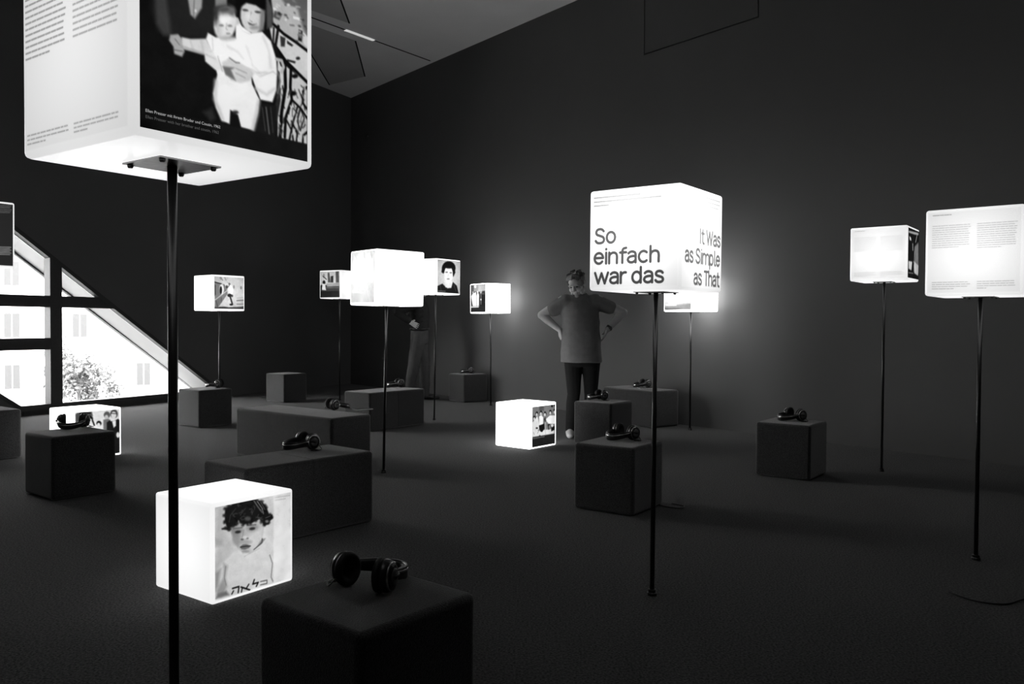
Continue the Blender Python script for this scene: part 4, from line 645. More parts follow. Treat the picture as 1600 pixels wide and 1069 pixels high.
(0.0071,0.60,0.0029,(0.533,0.061,0.593,0.143,0.611,0.204)),
(0.0057,0.40,0.0029,(0.576,0.075,0.628,0.164)),
(0.0070,0.24,0.0028,(0.275,0.086,0.211,0.143,0.195,0.210)),
(0.0071,0.22,0.0028,(0.390,0.106,0.324,0.165)),
(0,0.30,0.0114,(0.452,0.224,0.450,0.231,0.443,0.237,0.433,0.240,0.421,0.240,0.409,0.238,0.397,0.233,0.387,0.226,0.381,0.218,0.379,0.210,0.381,0.203,0.387,0.197,0.397,0.194,0.409,0.194,0.421,0.196,0.433,0.201,0.443,0.208,0.450,0.216)),
(0.0058,0.40,0.0029,(0.637,0.252,0.698,0.242)),
(0,0.45,0.0073,(0.675,0.295,0.674,0.300,0.670,0.304,0.664,0.306,0.658,0.306,0.650,0.305,0.643,0.302,0.638,0.298,0.634,0.293,0.633,0.287,0.634,0.283,0.638,0.279,0.644,0.277,0.650,0.276,0.658,0.278,0.664,0.281,0.670,0.285,0.674,0.290)),
(0.0153,0.05,0.0028,(0.233,0.888,0.309,0.888,0.300,0.948)),
(0.0140,0.05,0.0028,(0.244,0.916,0.225,0.942)),
(0.0155,0.05,0.0028,(0.334,0.900,0.439,0.957)),
(0.0142,0.05,0.0028,(0.427,0.896,0.397,0.931)),
(0.0141,0.05,0.0028,(0.347,0.918,0.339,0.952)),
(0.0157,0.05,0.0029,(0.495,0.865,0.476,0.906,0.544,0.906,0.520,0.940)),
(0.0101,0.30,0.0029,(0.571,0.904,0.653,0.910,0.653,0.944)),
(0.0101,0.30,0.0029,(0.571,0.939,0.648,0.944)),
(0.0058,0.70,0.0015,(0.755,0.058,0.954,0.068)),
(0.0058,0.70,0.0015,(0.755,0.087,0.895,0.094))]
PICS['C']=[(0,0.85,0.0000,(-0.107,-0.000,1.216,-0.067,1.214,1.006,-0.110,1.026)),
(0,0.52,0.0067,(0.047,0.200,0.314,0.256,0.426,0.310,0.445,0.427,0.055,0.724)),
(0.0266,0.10,0.0033,(0.047,0.205,0.259,0.246)),
(0,0.20,0.0100,(0.047,0.275,0.083,0.290,0.083,0.556,0.051,0.591)),
(0,0.90,0.0067,(0.338,0.397,0.334,0.448,0.321,0.493,0.302,0.526,0.279,0.545,0.255,0.546,0.232,0.529,0.213,0.496,0.201,0.453,0.197,0.402,0.201,0.352,0.214,0.307,0.233,0.274,0.256,0.255,0.280,0.254,0.303,0.271,0.322,0.303,0.334,0.347)),
(0,0.06,0.0067,(0.280,0.425,0.278,0.462,0.271,0.496,0.262,0.521,0.249,0.535,0.237,0.535,0.224,0.522,0.215,0.498,0.208,0.465,0.206,0.427,0.209,0.389,0.215,0.356,0.225,0.331,0.237,0.317,0.250,0.317,0.262,0.329,0.272,0.354,0.278,0.387)),
(0.0235,0.40,0.0034,(0.342,0.263,0.388,0.446)),
(0,0.15,0.0067,(0.456,0.326,0.455,0.342,0.450,0.356,0.443,0.367,0.434,0.373,0.425,0.373,0.417,0.368,0.410,0.358,0.405,0.344,0.404,0.328,0.405,0.311,0.410,0.297,0.417,0.286,0.425,0.280,0.435,0.280,0.443,0.285,0.450,0.295,0.455,0.310)),
(0,0.50,0.0067,(0.064,0.707,0.445,0.427,0.454,0.528,0.183,0.879,0.058,0.915)),
(0.0167,0.90,0.0033,(0.064,0.704,0.445,0.427)),
(0.0233,0.30,0.0033,(0.091,0.723,0.146,0.888)),
(0.0268,0.35,0.0034,(0.258,0.635,0.257,0.786)),
(0,0.87,0.0067,(0.183,0.879,0.467,0.511,0.642,0.870)),
(0.0167,0.35,0.0033,(0.241,0.058,0.296,0.147)),
(0.0134,0.40,0.0033,(0.213,0.067,0.240,0.133)),
(0.0134,0.45,0.0034,(0.361,0.060,0.408,0.142)),
(0.0135,0.60,0.0034,(0.445,0.191,0.634,0.336)),
(0,0.97,0.0068,(0.630,0.404,0.625,0.453,0.613,0.497,0.593,0.530,0.570,0.548,0.545,0.548,0.522,0.532,0.503,0.501,0.490,0.458,0.486,0.409,0.491,0.360,0.503,0.316,0.522,0.283,0.546,0.265,0.571,0.264,0.594,0.280,0.613,0.312,0.626,0.355)),
(0,0.40,0.0068,(0.541,0.241,0.539,0.253,0.534,0.263,0.526,0.271,0.516,0.275,0.506,0.276,0.496,0.272,0.488,0.265,0.483,0.255,0.481,0.244,0.483,0.232,0.488,0.222,0.496,0.214,0.506,0.209,0.516,0.209,0.526,0.213,0.534,0.220,0.539,0.230)),
(0.0202,0.30,0.0034,(0.426,0.377,0.501,0.290)),
(0,0.12,0.0068,(0.588,0.561,0.583,0.577,0.571,0.592,0.552,0.603,0.528,0.610,0.503,0.610,0.480,0.605,0.461,0.595,0.449,0.581,0.444,0.565,0.449,0.549,0.461,0.535,0.480,0.523,0.504,0.517,0.528,0.516,0.552,0.521,0.571,0.531,0.583,0.545)),
(0,0.25,0.0068,(0.626,0.573,0.624,0.586,0.618,0.598,0.610,0.606,0.600,0.611,0.590,0.611,0.580,0.607,0.572,0.599,0.567,0.588,0.565,0.575,0.567,0.563,0.572,0.551,0.580,0.543,0.590,0.538,0.601,0.538,0.611,0.542,0.619,0.550,0.624,0.561)),
(0.0440,0.08,0.0034,(0.538,0.610,0.604,0.812)),
(0,0.06,0.0068,(0.625,0.821,0.622,0.831,0.612,0.839,0.597,0.845,0.578,0.849,0.558,0.849,0.540,0.847,0.525,0.841,0.515,0.833,0.511,0.824,0.515,0.814,0.525,0.806,0.540,0.800,0.558,0.796,0.578,0.796,0.597,0.798,0.612,0.804,0.622,0.812)),
(0.0102,0.60,0.0034,(0.748,0.638,0.941,0.615)),
(0.0341,0.50,0.0034,(0.747,0.706,0.950,0.687)),
(0.0239,0.50,0.0034,(0.747,0.808,0.950,0.800)),
(0,0.55,0.0068,(0.914,0.334,0.912,0.350,0.907,0.365,0.898,0.376,0.888,0.382,0.878,0.382,0.867,0.377,0.859,0.366,0.854,0.352,0.852,0.336,0.854,0.320,0.859,0.305,0.868,0.294,0.878,0.288,0.889,0.287,0.899,0.293,0.907,0.303,0.912,0.317)),
(0,0.60,0.0068,(0.680,0.317,0.678,0.335,0.673,0.350,0.666,0.362,0.657,0.368,0.648,0.368,0.639,0.363,0.632,0.352,0.628,0.336,0.626,0.319,0.628,0.302,0.633,0.286,0.640,0.274,0.648,0.268,0.658,0.268,0.666,0.273,0.673,0.284,0.678,0.300)),
(0,0.25,0.0050,(0.054,0.899,0.369,0.884,0.481,0.899,0.969,0.864,0.969,0.949,0.054,0.965)),
(0.0101,0.60,0.0034,(0.481,0.902,0.901,0.877)),
(0.0100,0.60,0.0033,(0.091,0.910,0.183,0.904))]
PICS['D']=[(0,0.82,0.0000,(-0.281,-0.106,1.343,-0.061,1.344,1.179,-0.281,1.167)),
(0,0.35,0.0111,(0.374,0.079,0.455,0.081,0.518,0.434,0.388,0.431)),
(0,0.20,0.0111,(0.518,0.212,0.637,0.196,0.637,0.436,0.518,0.434)),
(0,0.35,0.0110,(0.741,0.051,0.883,0.037,0.898,0.441,0.756,0.438)),
(0,0.25,0.0112,(0.012,0.536,0.912,0.496,0.913,1.029,0.012,1.020)),
(0,0.65,0.0148,(0.326,0.467,0.912,0.441,0.912,0.570,0.350,0.579)),
(0.0297,0.45,0.0074,(0.326,0.615,0.912,0.625)),
(0,0.12,0.0112,(0.012,0.741,0.912,0.735,0.913,1.029,0.012,1.020)),
(0,0.60,0.0148,(0.254,0.187,0.250,0.213,0.240,0.235,0.225,0.251,0.206,0.259,0.186,0.259,0.167,0.250,0.151,0.233,0.141,0.210,0.138,0.185,0.141,0.159,0.151,0.137,0.167,0.121,0.186,0.112,0.206,0.113,0.225,0.122,0.240,0.139,0.250,0.162)),
(0.0297,0.20,0.0074,(0.157,0.204,0.326,0.319)),
(0,0.10,0.0148,(0.273,0.429,0.269,0.454,0.257,0.476,0.239,0.492,0.217,0.501,0.194,0.500,0.172,0.491,0.154,0.474,0.142,0.452,0.138,0.426,0.142,0.401,0.154,0.379,0.172,0.362,0.194,0.354,0.217,0.355,0.239,0.364,0.257,0.381,0.269,0.403)),
(0,0.92,0.0112,(0.085,0.686,0.157,0.464,0.254,0.484,0.302,0.708)),
(0,0.15,0.0112,(0.036,0.536,0.109,0.500,0.109,0.686,0.022,0.685))]
PICS['E']=[(0,0.90,0.0000,(-0.274,-0.152,1.148,-0.049,1.152,1.045,-0.272,1.027)),
(0,0.98,0.0076,(0.301,0.366,0.294,0.438,0.272,0.500,0.239,0.546,0.198,0.569,0.155,0.568,0.114,0.541,0.080,0.492,0.058,0.427,0.050,0.354,0.057,0.282,0.079,0.219,0.113,0.174,0.154,0.151,0.197,0.154,0.238,0.181,0.271,0.230,0.293,0.294)),
(0,0.98,0.0075,(0.685,0.385,0.677,0.461,0.653,0.527,0.616,0.576,0.571,0.601,0.522,0.600,0.475,0.571,0.437,0.519,0.412,0.449,0.404,0.371,0.412,0.294,0.437,0.227,0.474,0.178,0.520,0.154,0.569,0.157,0.615,0.186,0.652,0.239,0.677,0.307)),
(0,0.98,0.0074,(0.920,0.340,0.913,0.416,0.893,0.482,0.863,0.530,0.824,0.555,0.784,0.553,0.745,0.525,0.713,0.474,0.693,0.406,0.685,0.328,0.692,0.252,0.713,0.186,0.744,0.138,0.782,0.114,0.823,0.116,0.861,0.145,0.893,0.196,0.913,0.264)),
(0,0.85,0.0190,(0.363,0.559,0.921,0.599,0.922,0.969,0.030,0.934,0.030,0.779,0.323,0.768)),
(0.0383,0.84,0.0038,(0.196,0.074,0.280,0.174)),
(0.0452,0.84,0.0038,(0.545,0.039,0.565,0.134)),
(0.0371,0.84,0.0037,(0.803,0.056,0.842,0.151)),
(0.0193,0.95,0.0039,(0.072,0.761,0.526,0.773))]
PICS['F']=[(0,0.84,0.0000,(-0.168,-0.149,1.203,-0.246,1.211,1.175,-0.162,1.209)),
(0,0.08,0.0119,(0.790,0.230,0.773,0.299,0.723,0.360,0.647,0.408,0.554,0.436,0.456,0.441,0.364,0.422,0.289,0.383,0.241,0.327,0.224,0.262,0.240,0.195,0.288,0.134,0.362,0.086,0.454,0.057,0.552,0.051,0.645,0.069,0.722,0.108,0.772,0.164)),
(0,0.10,0.0119,(0.676,0.148,0.786,0.350,0.699,0.488,0.634,0.387)),
(0,0.10,0.0117,(0.228,0.233,0.207,0.380,0.292,0.420,0.325,0.286)),
(0,0.94,0.0119,(0.677,0.421,0.667,0.505,0.636,0.580,0.588,0.636,0.529,0.667,0.466,0.670,0.408,0.644,0.360,0.592,0.329,0.521,0.317,0.439,0.328,0.356,0.358,0.282,0.406,0.225,0.464,0.193,0.526,0.190,0.585,0.215,0.634,0.267,0.666,0.338)),
(0,0.08,0.0119,(0.728,0.183,0.715,0.206,0.678,0.228,0.620,0.246,0.550,0.258,0.475,0.262,0.406,0.258,0.349,0.247,0.312,0.229,0.299,0.208,0.312,0.185,0.349,0.164,0.405,0.146,0.475,0.134,0.549,0.129,0.620,0.133,0.677,0.144,0.715,0.162)),
(0,0.30,0.0118,(0.470,0.366,0.467,0.372,0.458,0.376,0.445,0.380,0.428,0.383,0.410,0.384,0.394,0.383,0.380,0.381,0.371,0.377,0.368,0.372,0.371,0.367,0.380,0.362,0.393,0.358,0.410,0.355,0.428,0.354,0.445,0.355,0.458,0.357,0.467,0.361)),
(0,0.30,0.0119,(0.642,0.372,0.639,0.377,0.630,0.382,0.617,0.386,0.600,0.389,0.582,0.390,0.565,0.389,0.551,0.386,0.542,0.382,0.539,0.378,0.542,0.372,0.551,0.367,0.565,0.363,0.582,0.361,0.600,0.360,0.616,0.361,0.630,0.363,0.639,0.367)),
(0,0.50,0.0118,(0.549,0.555,0.545,0.561,0.535,0.567,0.519,0.571,0.499,0.574,0.478,0.575,0.459,0.574,0.443,0.571,0.432,0.566,0.429,0.560,0.432,0.554,0.443,0.548,0.458,0.544,0.478,0.540,0.499,0.540,0.518,0.541,0.534,0.544,0.545,0.549)),
(0.0118,0.75,0.0059,(0.496,0.395,0.479,0.484)),
(0,0.12,0.0116,(0.042,0.782,0.251,0.700,0.379,0.783,0.464,0.824,0.614,0.804,0.678,0.629,0.854,0.735,0.934,0.966,0.043,0.942)),
(0,0.92,0.0118,(0.314,0.610,0.678,0.623,0.614,0.804,0.379,0.798)),
(0.0175,0.30,0.0058,(0.167,0.762,0.210,0.907)),
(0.0179,0.30,0.0060,(0.722,0.711,0.811,0.886)),
(0.0146,0.60,0.0058,(0.076,0.912,0.379,0.913))]
PICS['G']=[(0,0.62,0.0000,(-0.131,-0.051,1.154,-0.002,1.163,1.068,-0.123,1.060)),
(0,0.35,0.0184,(0.040,0.030,0.242,0.037,0.244,0.256,0.041,0.251)),
(0,0.75,0.0218,(0.508,0.046,0.947,0.062,0.949,0.277,0.509,0.264)),
(0,0.30,0.0184,(0.041,0.251,0.949,0.295,0.953,0.779,0.045,0.766)),
(0,0.98,0.0092,(0.076,0.417,0.177,0.328,0.377,0.279,0.397,0.753,0.180,0.750)),
(0,0.85,0.0091,(0.395,0.407,0.477,0.281,0.560,0.375,0.546,0.755,0.414,0.754)),
(0,0.70,0.0073,(0.240,0.293,0.238,0.307,0.230,0.319,0.217,0.327,0.202,0.332,0.186,0.331,0.170,0.326,0.158,0.317,0.149,0.304,0.146,0.290,0.149,0.277,0.157,0.265,0.170,0.256,0.185,0.252,0.201,0.252,0.217,0.257,0.229,0.267,0.238,0.279)),
(0,0.95,0.0073,(0.399,0.097,0.395,0.113,0.382,0.127,0.363,0.137,0.339,0.142,0.313,0.141,0.289,0.134,0.270,0.123,0.257,0.108,0.252,0.092,0.257,0.076,0.269,0.062,0.289,0.052,0.313,0.047,0.338,0.048,0.362,0.055,0.382,0.066,0.394,0.081)),
(0,0.90,0.0073,(0.516,0.283,0.514,0.295,0.507,0.306,0.497,0.314,0.484,0.317,0.470,0.317,0.457,0.312,0.446,0.304,0.439,0.293,0.437,0.280,0.439,0.268,0.446,0.257,0.456,0.249,0.469,0.245,0.483,0.246,0.496,0.251,0.507,0.259,0.514,0.270)),
(0,0.75,0.0072,(0.713,0.306,0.711,0.319,0.704,0.329,0.694,0.337,0.681,0.341,0.667,0.341,0.655,0.336,0.644,0.328,0.637,0.317,0.635,0.304,0.637,0.292,0.644,0.281,0.654,0.273,0.667,0.269,0.680,0.270,0.693,0.274,0.704,0.283,0.711,0.294)),
(0,0.20,0.0072,(0.849,0.292,0.847,0.307,0.839,0.320,0.827,0.329,0.812,0.334,0.796,0.333,0.781,0.328,0.769,0.318,0.761,0.304,0.758,0.290,0.761,0.275,0.769,0.262,0.781,0.253,0.796,0.248,0.811,0.248,0.826,0.254,0.838,0.264,0.846,0.277)),
(0,0.20,0.0072,(0.923,0.294,0.921,0.309,0.915,0.322,0.904,0.331,0.892,0.336,0.878,0.335,0.866,0.330,0.855,0.320,0.848,0.307,0.846,0.292,0.848,0.277,0.855,0.265,0.865,0.255,0.878,0.250,0.891,0.251,0.904,0.256,0.914,0.266,0.921,0.279)),
(0,0.12,0.0091,(0.593,0.375,0.950,0.367,0.953,0.779,0.596,0.774)),
(0.0253,0.60,0.0036,(0.674,0.378,0.677,0.703)),
(0,0.95,0.0072,(0.708,0.541,0.706,0.551,0.701,0.559,0.692,0.566,0.682,0.569,0.670,0.569,0.660,0.565,0.651,0.558,0.645,0.550,0.643,0.540,0.645,0.530,0.651,0.521,0.659,0.515,0.670,0.512,0.681,0.512,0.692,0.516,0.701,0.522,0.706,0.531)),
(0.0405,0.85,0.0037,(0.045,0.781,0.514,0.788)),
(0,0.15,0.0055,(0.046,0.807,0.547,0.801,0.546,0.774,0.953,0.771,0.955,1.067,0.048,1.061))]
PICS['I']=[(0,0.93,0.0000,(-0.107,-0.293,1.162,-0.219,1.179,1.029,-0.090,1.018)),
(0,0.78,0.0318,(0.017,0.732,0.449,0.678,1.014,0.813,1.016,0.997,0.020,0.987)),
(0,0.55,0.0223,(0.018,0.860,0.662,0.807,1.014,0.798,1.016,0.997,0.020,0.987)),
(0,0.35,0.0127,(0.019,0.908,0.537,0.914,0.664,0.947,0.538,0.992,0.020,0.987)),
(0.0318,0.90,0.0032,(0.084,0.829,0.451,0.835)),
(0,0.98,0.0236,(0.299,0.628,0.291,0.655,0.269,0.678,0.235,0.695,0.192,0.703,0.147,0.702,0.104,0.692,0.069,0.673,0.046,0.649,0.037,0.622,0.045,0.595,0.068,0.571,0.102,0.554,0.145,0.546,0.190,0.547,0.233,0.558,0.268,0.576,0.290,0.601)),
(0,0.98,0.0233,(0.723,0.669,0.715,0.698,0.690,0.723,0.651,0.741,0.603,0.750,0.552,0.749,0.503,0.738,0.463,0.718,0.437,0.692,0.428,0.662,0.436,0.633,0.462,0.608,0.501,0.589,0.549,0.580,0.601,0.582,0.649,0.593,0.688,0.613,0.714,0.639)),
(0.0188,0.70,0.0031,(0.449,0.678,0.535,0.743)),
(0.0187,0.70,0.0031,(0.639,0.636,0.682,0.699))]
PICS['J']=[(0,0.10,0.0000,(-0.156,-0.019,1.229,-0.114,1.314,1.012,-0.084,1.029)),
(0,0.70,0.0070,(0.070,0.100,0.906,0.066,0.909,0.110,0.559,0.127,0.073,0.135)),
(0,0.12,0.0057,(0.321,0.026,0.551,0.018,0.555,0.076,0.325,0.083)),
(0,0.90,0.0071,(0.140,0.193,0.270,0.210,0.306,0.264,0.177,0.261)),
(0.0263,0.75,0.0029,(0.793,0.106,0.669,0.263)),
(0,0.50,0.0217,(0.575,0.358,0.919,0.243,0.963,0.834,0.543,0.827)),
(0,0.85,0.0113,(0.109,0.650,0.398,0.646,0.345,0.808,0.119,0.792)),
(0,0.80,0.0116,(0.528,0.624,0.952,0.686,0.918,0.881,0.611,0.852)),
(0.0259,0.85,0.0029,(0.427,0.312,0.451,0.469)),
(0.0346,0.08,0.0029,(0.450,0.455,0.462,0.628,0.413,0.848)),
(0.0145,0.12,0.0029,(0.573,0.329,0.686,0.496,0.534,0.711)),
(0.0114,0.70,0.0028,(0.124,0.863,0.512,0.857)),
(0,0.10,0.0042,(0.062,0.881,0.968,0.893,0.974,0.982,0.069,0.980))]
PICS['L3']=[(0,0.50,0.0000,(-0.056,-0.061,1.191,-0.001,1.203,1.091,-0.047,1.002)),
(0,0.36,0.0189,(0.338,0.035,0.518,0.048,0.519,0.170,0.340,0.156)),
(0,0.06,0.0055,(0.864,0.090,0.862,0.100,0.856,0.109,0.846,0.115,0.834,0.117,0.821,0.116,0.809,0.112,0.799,0.104,0.792,0.095,0.790,0.084,0.792,0.074,0.798,0.065,0.808,0.059,0.820,0.057,0.833,0.058,0.845,0.062,0.855,0.070,0.862,0.079)),
(0,0.10,0.0055,(0.948,0.082,0.946,0.090,0.942,0.098,0.934,0.103,0.925,0.105,0.915,0.104,0.906,0.101,0.899,0.094,0.894,0.087,0.892,0.078,0.894,0.070,0.898,0.062,0.906,0.057,0.915,0.055,0.925,0.056,0.934,0.060,0.941,0.066,0.946,0.073)),
(0,0.10,0.0055,(0.945,0.190,0.943,0.197,0.939,0.204,0.933,0.208,0.925,0.210,0.917,0.209,0.910,0.206,0.903,0.201,0.899,0.194,0.898,0.186,0.899,0.179,0.903,0.172,0.909,0.168,0.917,0.166,0.925,0.166,0.933,0.170,0.939,0.175,0.943,0.182)),
(0,0.10,0.0040,(0.305,0.215,0.302,0.230,0.294,0.242,0.282,0.251,0.266,0.255,0.250,0.253,0.235,0.247,0.223,0.236,0.215,0.223,0.212,0.208,0.214,0.193,0.222,0.181,0.234,0.172,0.250,0.168,0.266,0.170,0.281,0.176,0.293,0.187,0.302,0.200)),
(0,0.90,0.0040,(0.283,0.240,0.281,0.252,0.276,0.262,0.269,0.270,0.259,0.273,0.249,0.272,0.240,0.267,0.232,0.259,0.227,0.248,0.225,0.236,0.227,0.224,0.232,0.214,0.239,0.207,0.249,0.203,0.259,0.204,0.268,0.209,0.276,0.217,0.281,0.228)),
(0,0.10,0.0041,(0.459,0.207,0.456,0.222,0.448,0.234,0.435,0.243,0.420,0.247,0.404,0.246,0.388,0.239,0.376,0.229,0.367,0.215,0.364,0.200,0.367,0.185,0.375,0.173,0.388,0.164,0.403,0.160,0.419,0.162,0.435,0.168,0.447,0.179,0.456,0.192)),
(0,0.90,0.0041,(0.436,0.233,0.435,0.245,0.430,0.255,0.422,0.262,0.413,0.265,0.402,0.265,0.393,0.260,0.385,0.251,0.380,0.240,0.378,0.228,0.380,0.216,0.385,0.206,0.392,0.199,0.402,0.195,0.412,0.196,0.421,0.201,0.429,0.210,0.434,0.221)),
(0,0.10,0.0041,(0.608,0.240,0.605,0.255,0.597,0.267,0.585,0.276,0.569,0.280,0.553,0.278,0.537,0.272,0.524,0.261,0.516,0.247,0.513,0.232,0.516,0.217,0.524,0.205,0.536,0.196,0.552,0.192,0.568,0.194,0.584,0.200,0.597,0.211,0.605,0.225)),
(0,0.90,0.0041,(0.586,0.265,0.584,0.277,0.579,0.288,0.571,0.295,0.562,0.298,0.551,0.297,0.542,0.292,0.534,0.284,0.529,0.273,0.527,0.260,0.528,0.249,0.533,0.238,0.541,0.231,0.551,0.228,0.561,0.228,0.571,0.233,0.579,0.242,0.584,0.253)),
(0,0.10,0.0041,(0.815,0.218,0.812,0.233,0.803,0.245,0.791,0.254,0.775,0.258,0.758,0.257,0.742,0.250,0.729,0.240,0.721,0.226,0.718,0.210,0.720,0.196,0.729,0.183,0.741,0.174,0.757,0.170,0.774,0.172,0.790,0.178,0.803,0.189,0.811,0.203)),
(0,0.90,0.0041,(0.792,0.244,0.790,0.256,0.785,0.266,0.777,0.274,0.767,0.277,0.757,0.276,0.747,0.271,0.739,0.262,0.734,0.251,0.732,0.239,0.733,0.227,0.738,0.217,0.746,0.209,0.756,0.206,0.766,0.207,0.776,0.212,0.784,0.220,0.790,0.231)),
(0,0.10,0.0042,(0.971,0.214,0.968,0.229,0.959,0.241,0.946,0.250,0.930,0.254,0.913,0.253,0.897,0.246,0.884,0.235,0.876,0.221,0.872,0.206,0.875,0.191,0.884,0.179,0.896,0.170,0.912,0.166,0.929,0.167,0.946,0.174,0.959,0.184,0.967,0.198)),
(0,0.90,0.0042,(0.947,0.240,0.946,0.252,0.941,0.262,0.933,0.270,0.923,0.273,0.912,0.272,0.902,0.267,0.894,0.259,0.889,0.247,0.887,0.235,0.888,0.223,0.894,0.212,0.901,0.205,0.911,0.201,0.922,0.202,0.932,0.207,0.940,0.216,0.945,0.227)),
(0,0.10,0.0040,(0.210,0.302,0.208,0.316,0.200,0.328,0.188,0.337,0.173,0.341,0.157,0.339,0.142,0.333,0.129,0.322,0.121,0.309,0.118,0.294,0.121,0.279,0.129,0.267,0.141,0.259,0.156,0.255,0.172,0.256,0.187,0.262,0.199,0.273,0.207,0.287)),
(0,0.90,0.0040,(0.189,0.327,0.187,0.338,0.182,0.348,0.175,0.355,0.165,0.359,0.155,0.358,0.146,0.353,0.138,0.345,0.133,0.334,0.132,0.322,0.133,0.310,0.138,0.300,0.145,0.293,0.155,0.289,0.165,0.290,0.174,0.295,0.182,0.304,0.187,0.314)),
(0,0.90,0.0067,(0.100,0.404,0.165,0.357,0.274,0.272,0.319,0.370,0.343,0.480,0.344,0.561,0.103,0.725)),
(0,0.97,0.0054,(0.341,0.291,0.419,0.264,0.487,0.317,0.488,0.494,0.343,0.480)),
(0,0.95,0.0055,(0.600,0.367,0.748,0.298,0.969,0.316,0.971,0.510,0.704,0.486,0.624,0.424)),
(0,0.20,0.0054,(0.521,0.361,0.577,0.311,0.589,0.407,0.556,0.445)),
(0,0.88,0.0067,(0.101,0.605,0.914,0.616,0.915,0.726,0.390,0.728,0.103,0.725)),
(0,0.08,0.0054,(0.332,0.493,0.533,0.464,0.546,0.581,0.456,0.653,0.389,0.633,0.344,0.561)),
(0,0.10,0.0055,(0.659,0.496,0.750,0.490,0.752,0.614,0.683,0.621)),
(0,0.08,0.0055,(0.797,0.550,0.937,0.563,0.938,0.646,0.799,0.674)),
(0,0.92,0.0055,(0.874,0.543,0.872,0.555,0.865,0.565,0.855,0.572,0.843,0.575,0.830,0.574,0.818,0.569,0.808,0.560,0.802,0.548,0.799,0.536,0.801,0.524,0.808,0.514,0.818,0.507,0.830,0.504,0.843,0.505,0.855,0.510,0.865,0.519,0.871,0.530)),
(0,0.10,0.0054,(0.303,0.547,0.301,0.553,0.293,0.558,0.281,0.561,0.267,0.562,0.252,0.560,0.237,0.557,0.225,0.551,0.218,0.545,0.215,0.538,0.217,0.532,0.225,0.527,0.237,0.524,0.251,0.523,0.267,0.525,0.281,0.528,0.293,0.534,0.301,0.540)),
(0.0165,0.90,0.0027,(0.723,0.529,0.724,0.598)),
(0.0218,0.75,0.0027,(0.578,0.447,0.581,0.720)),
(0,0.10,0.0054,(0.399,0.732,0.397,0.737,0.392,0.741,0.383,0.744,0.373,0.745,0.362,0.744,0.352,0.741,0.344,0.736,0.338,0.731,0.336,0.725,0.338,0.720,0.343,0.716,0.352,0.713,0.362,0.712,0.373,0.713,0.383,0.716,0.391,0.720,0.397,0.726)),
(0.0108,0.35,0.0027,(0.278,0.663,0.366,0.590)),
(0.0107,0.50,0.0027,(0.123,0.621,0.168,0.679)),
(0,0.13,0.0040,(0.037,0.732,0.950,0.733,0.954,1.063,0.040,1.012)),
(0.0080,0.80,0.0013,(0.114,0.764,0.548,0.761))]
